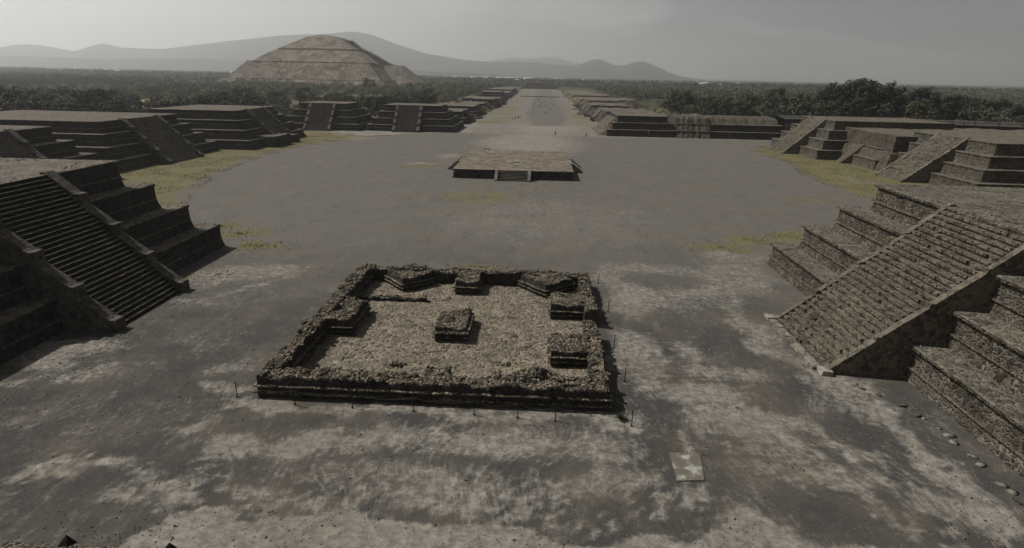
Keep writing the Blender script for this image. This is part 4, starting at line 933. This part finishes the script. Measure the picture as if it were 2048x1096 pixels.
def mass(name, P, hs_, nleaf, leaf, material):
    n = len(P); P = np.array(P); Hh = np.array(hs_)
    d_ = rng.normal(size=(n, nleaf, 3)); d_ /= np.linalg.norm(d_, axis=2, keepdims=True); d_[:, :, 2] = np.abs(d_[:, :, 2]) * 1.1 - .25
    lump = 1 + .13 * rng.normal(size=(n, nleaf, 1)).clip(-1.5, 1.5)
    c = np.empty((n, nleaf, 3)); c[..., 0] = P[:, None, 0]; c[..., 1] = P[:, None, 1]; c[..., 2] = Hh[:, None] * .5
    c += d_ * lump * (Hh[:, None, None] * np.array([.5, .5, .5]))
    nrm = d_ + rng.normal(size=d_.shape) * .4 + np.array([0, 0, .3]); nrm /= np.linalg.norm(nrm, axis=2, keepdims=True)
    t1 = np.cross(nrm, rng.normal(size=nrm.shape)); t1 /= np.linalg.norm(t1, axis=2, keepdims=True); t2 = np.cross(nrm, t1)
    s_ = leaf * (Hh[:, None, None] / 6) * rng.uniform(.6, 1.3, size=(n, nleaf, 1))
    q = np.stack([c - t1 * s_, c + t2 * s_ * .7, c + t1 * s_, c - t2 * s_ * .7], 2).reshape(-1, 3)
    me = bpy.data.meshes.new(name); me.vertices.add(len(q)); me.vertices.foreach_set('co', q.ravel().astype(np.float32))
    m = len(q) // 4; me.loops.add(m * 4); me.loops.foreach_set('vertex_index', np.arange(m * 4, dtype=np.int32)); me.polygons.add(m)
    me.polygons.foreach_set('loop_start', np.arange(0, m * 4, 4, dtype=np.int32)); me.polygons.foreach_set('loop_total', np.full(m, 4, dtype=np.int32))
    me.update(calc_edges=True); me.materials.append(material); o = bpy.data.objects.new(name, me); col.objects.link(o); return o
nearr = [p for p in rest if p[1] < 650 and inview(*p)]; farr = [p for p in rest if p[1] >= 650 and inview(*p)]
o = mass('woodland', nearr, [rr.uniform(5.5, 11.5) * (1.1 if p[0] > 0 else .9) for p in nearr], 330, .27, M['leaf']); tag(o, 'wood of bushy trees spreading over the plain round the ruins', 'wood', kind='stuff')
o = mass('distant_woodland', farr, [rr.uniform(6, 12) for _ in farr], 90, .5, M['leaf']); tag(o, 'hazy belt of trees covering the middle distance of the plain', 'wood', kind='stuff')
P2 = []
for i in range(30000):
    y = 1300 + 6200 * rr.random() ** 1.5; x = rr.uniform(-1, 1) * (y * .95)
    if noise.noise(Vector((x * .0022, y * .0035, 8))) > -.25 + rr.random() * .25: P2.append((x, y))
o = mass('far_tree_belt', P2, [rr.uniform(6, 12) + p[1] * .0006 for p in P2], 9, 2.8, M['leaf_dark']); tag(o, 'faint tree cover of the far plain below the hills', 'wood', kind='stuff')
# grass tufts on the verges
PG = []
while len(PG) < 14000:
    y = rr.uniform(64, 215)
    if rr.random() < .55:
        x = float(np.interp(y, [p[0] for p in EDGE_L], [p[1] for p in EDGE_L])) + 2 - rr.random() ** 1.2 * 26
        if y < 72 and x < -37 or x < -83: continue
    else:
        if y < 92: continue
        x = float(np.interp(y, [p[0] for p in EDGE_R], [p[1] for p in EDGE_R])) - 1.5 + rr.random() ** 1.2 * 18
        if x > 82: continue
    if noise.noise(Vector((x * .16, y * .16, 3))) > -.18 + rr.random() * .3: PG.append((x, y))
for cx, cy, rx, ry, s_ in GRASS[:-2]:
    for q in range(int(160 * s_)):
        a_ = rr.uniform(0, 6.28); t_ = abs(rr.gauss(0, .75)); PG.append((cx + math.cos(a_) * rx * t_, cy + math.sin(a_) * ry * t_))
o = mass('grass_tufts', PG, [rr.uniform(.05, .15) for _ in PG], 7, 2.6, M['grass']); tag(o, 'dry olive grass tufts on the verges of the plaza', 'grass', kind='stuff')
# low shrubs on the grassy ruins
P3 = [(rr.uniform(-120, -34), rr.uniform(246, 400)) for _ in range(150)] + [(rr.uniform(30, 240), rr.uniform(240, 262)) for _ in range(240)] + [(rr.uniform(-260, -100), rr.uniform(150, 330)) for _ in range(300)]
P3 = [p for p in P3 if not (-135 < p[0] < -60 and p[1] < 212)]
P3 += [(rr.uniform(25, 75), rr.uniform(262, 760)) for _ in range(380)] + [(rr.uniform(-66, -30), rr.uniform(252, 760)) for _ in range(330)]
o = mass('scrub', P3, [rr.uniform(1.2, 3.0) for _ in P3], 60, .5, M['leaf_dry']); tag(o, 'low dry scrub dotted over the grass behind the pyramids', 'scrub', kind='stuff')

# ================================================================== PEOPLE
def person_mesh(pose, shirt, trousers, hair):
    bm = bmesh.new(); J = {}
    def v(n, co, r): J[n] = bm.verts.new(co); rad[n] = r
    rad = {}
    v('pel', (0, 0, .95), (.15, .12)); v('spine', (0, 0, 1.18), (.14, .10)); v('chest', (0, .01, 1.38), (.18, .11)); v('neck', (0, 0, 1.50), (.06, .06)); v('head', (0, -.01, 1.60), (.085, .095)); v('top', (0, 0, 1.70), (.075, .085))
    st_ = .22 if pose == 'walk' else .03
    for s, n in ((-1, 'l'), (1, 'r')):
        k_ = st_ * s
        v('hip' + n, (.10 * s, 0, .88), (.10, .10)); v('knee' + n, (.11 * s, -k_ * .7 - .02, .48), (.065, .065)); v('ank' + n, (.11 * s, -k_ * 1.2 + .03, .09), (.045, .045)); v('toe' + n, (.12 * s, -k_ * 1.2 - .13, .04), (.04, .03))
        v('sh' + n, (.19 * s, 0, 1.42), (.06, .06)); v('el' + n, (.25 * s, .05 + k_ * .5, 1.14), (.045, .045)); v('wr' + n, (.26 * s, -.04 + k_ * .9, .92), (.032, .032)); v('ha' + n, (.26 * s, -.07 + k_ * 1.0, .83), (.035, .022))
    for a, b in [('pel', 'spine'), ('spine', 'chest'), ('chest', 'neck'), ('neck', 'head'), ('head', 'top')] + [(x + n, y + n) for n in 'lr' for x, y in (('hip', 'knee'), ('knee', 'ank'), ('ank', 'toe'), ('sh', 'el'), ('el', 'wr'), ('wr', 'ha'))] + [('pel', 'hipl'), ('pel', 'hipr'), ('chest', 'shl'), ('chest', 'shr')]:
        bm.edges.new((J[a], J[b]))
    ids = {n: i for i, n in enumerate(J)}
    me = bpy.data.meshes.new('body'); bm.to_mesh(me); bm.free()
    o = bpy.data.objects.new('tmp', me); col.objects.link(o); md = o.modifiers.new('s', 'SKIN')
    for n, i in ids.items(): me.skin_vertices[0].data[i].radius = rad[n]; me.skin_vertices[0].data[i].use_root = (n == 'pel')
    md2 = o.modifiers.new('u', 'SUBSURF'); md2.levels = 1; md2.render_levels = 1
    dg = bpy.context.evaluated_depsgraph_get(); out = bpy.data.meshes.new_from_object(o.evaluated_get(dg))
    bpy.data.objects.remove(o); out.materials.clear()
    for m_ in (M['skin'], shirt, trousers, hair): out.materials.append(m_)
    for p in out.polygons:
        c_ = p.center
        if c_.z > 1.50: p.material_index = 3 if (c_.z > 1.66 or c_.y > .02) else 0
        elif c_.z > .96 and not (abs(c_.x) > .22 and c_.z < 1.2): p.material_index = 1
        elif abs(c_.x) > .205 and c_.z < 1.2: p.material_index = 0
        else: p.material_index = 2
        p.use_smooth = True
    return out
M['skin'] = flat_mat('skin', lin(150, 108, 84), .6, .1); M['hair'] = flat_mat('dark hair', lin(30, 25, 22), .7, .1)
cl = {n: flat_mat(n, c_, .9, .1) for n, c_ in (('navy cloth', lin(40, 46, 62)), ('white cloth', lin(190, 188, 182)), ('red cloth', lin(120, 52, 46)), ('grey cloth', lin(84, 84, 84)), ('denim cloth', lin(52, 62, 82)))}
PM = [(person_mesh('walk', cl['navy cloth'], cl['denim cloth'], M['hair']), 'person in a navy shirt walking'), (person_mesh('stand', cl['white cloth'], cl['denim cloth'], M['hair']), 'person in a white shirt standing'),
      (person_mesh('walk', cl['red cloth'], cl['grey cloth'], M['hair']), 'person in a dull red shirt walking'), (person_mesh('stand', cl['grey cloth'], cl['navy cloth'], M['hair']), 'person in grey clothes standing')]
PP = [(5.3, 219.2), (15.9, 215.2), (-11.2, 300.3), (-12.4, 297), (-10.4, 305), (-7.4, 343.6), (-4.8, 348), (2.5, 344), (8.6, 444), (-.8, 421), (1.7, 422), (4.0, 423.5), (-5.3, 419), (-4.7, 469), (-2.4, 514), (-.2, 471), (-.8, 571), (4.2, 597), (5.8, 385.6), (-3.0, 534), (-1.6, 423), (-2.2, 450), (1.0, 480), (3.1, 500), (-6.0, 455), (2.0, 560), (-4.0, 610), (1.5, 640), (-.5, 427), (6.0, 520), (-13.4, 292), (7.2, 470)]
for i, (x, y) in enumerate(PP):
    me, lb = PM[i % 4] if i else PM[3]
    o = bpy.data.objects.new('person', me); col.objects.link(o); o.location = (x, y, .05); o.rotation_euler = (0, 0, random.uniform(0, 6.28)); o.scale = (1, 1, random.uniform(.95, 1.05))
    where_ = {0: ' alone at the mouth of the avenue', 1: ' near the left end of the long right terrace'}.get(i, ' on the avenue beyond the plaza')
    tag(o, lb + where_, 'person', 'people on the avenue')
# dark bushy tuft behind the central platform
o = tree('shrub', BUSHY[4], -13.9, 160.5, .42, 0, 'small dark shrub behind the far edge of the central platform', None, .7); o['category'] = 'shrub'

# ================================================================== HAZE
k_m = bpy.data.materials.new('haze'); k_m.use_nodes = True; t_ = k_m.node_tree; t_.nodes.clear()
om = t_.nodes.new('ShaderNodeOutputMaterial'); pv = t_.nodes.new('ShaderNodeVolumePrincipled')
pv.inputs['Density'].default_value = 0.00018; pv.inputs['Color'].default_value = (0.915, 0.935, 0.945, 1); pv.inputs['Anisotropy'].default_value = 0.6
t_.links.new(pv.outputs[0], om.inputs['Volume'])
mb = MB(); x0, x1, y0, y1, z0, z1 = -16500, 16500, -900, 15000, -20, 640
mb.add([(x, y, z) for z in (z0, z1) for y in (y0, y1) for x in (x0, x1)], [(0, 2, 3, 1), (0, 1, 5, 4), (1, 3, 7, 5), (3, 2, 6, 7), (2, 0, 4, 6), (4, 5, 7, 6)])
tag(mb.build('haze', k_m), 'thin pale haze over the plain and hills', 'haze', kind='stuff')
print('objects', len(bpy.data.objects), 'ind trees', len(ind), 'mass', len(nearr), len(farr), len(P2))
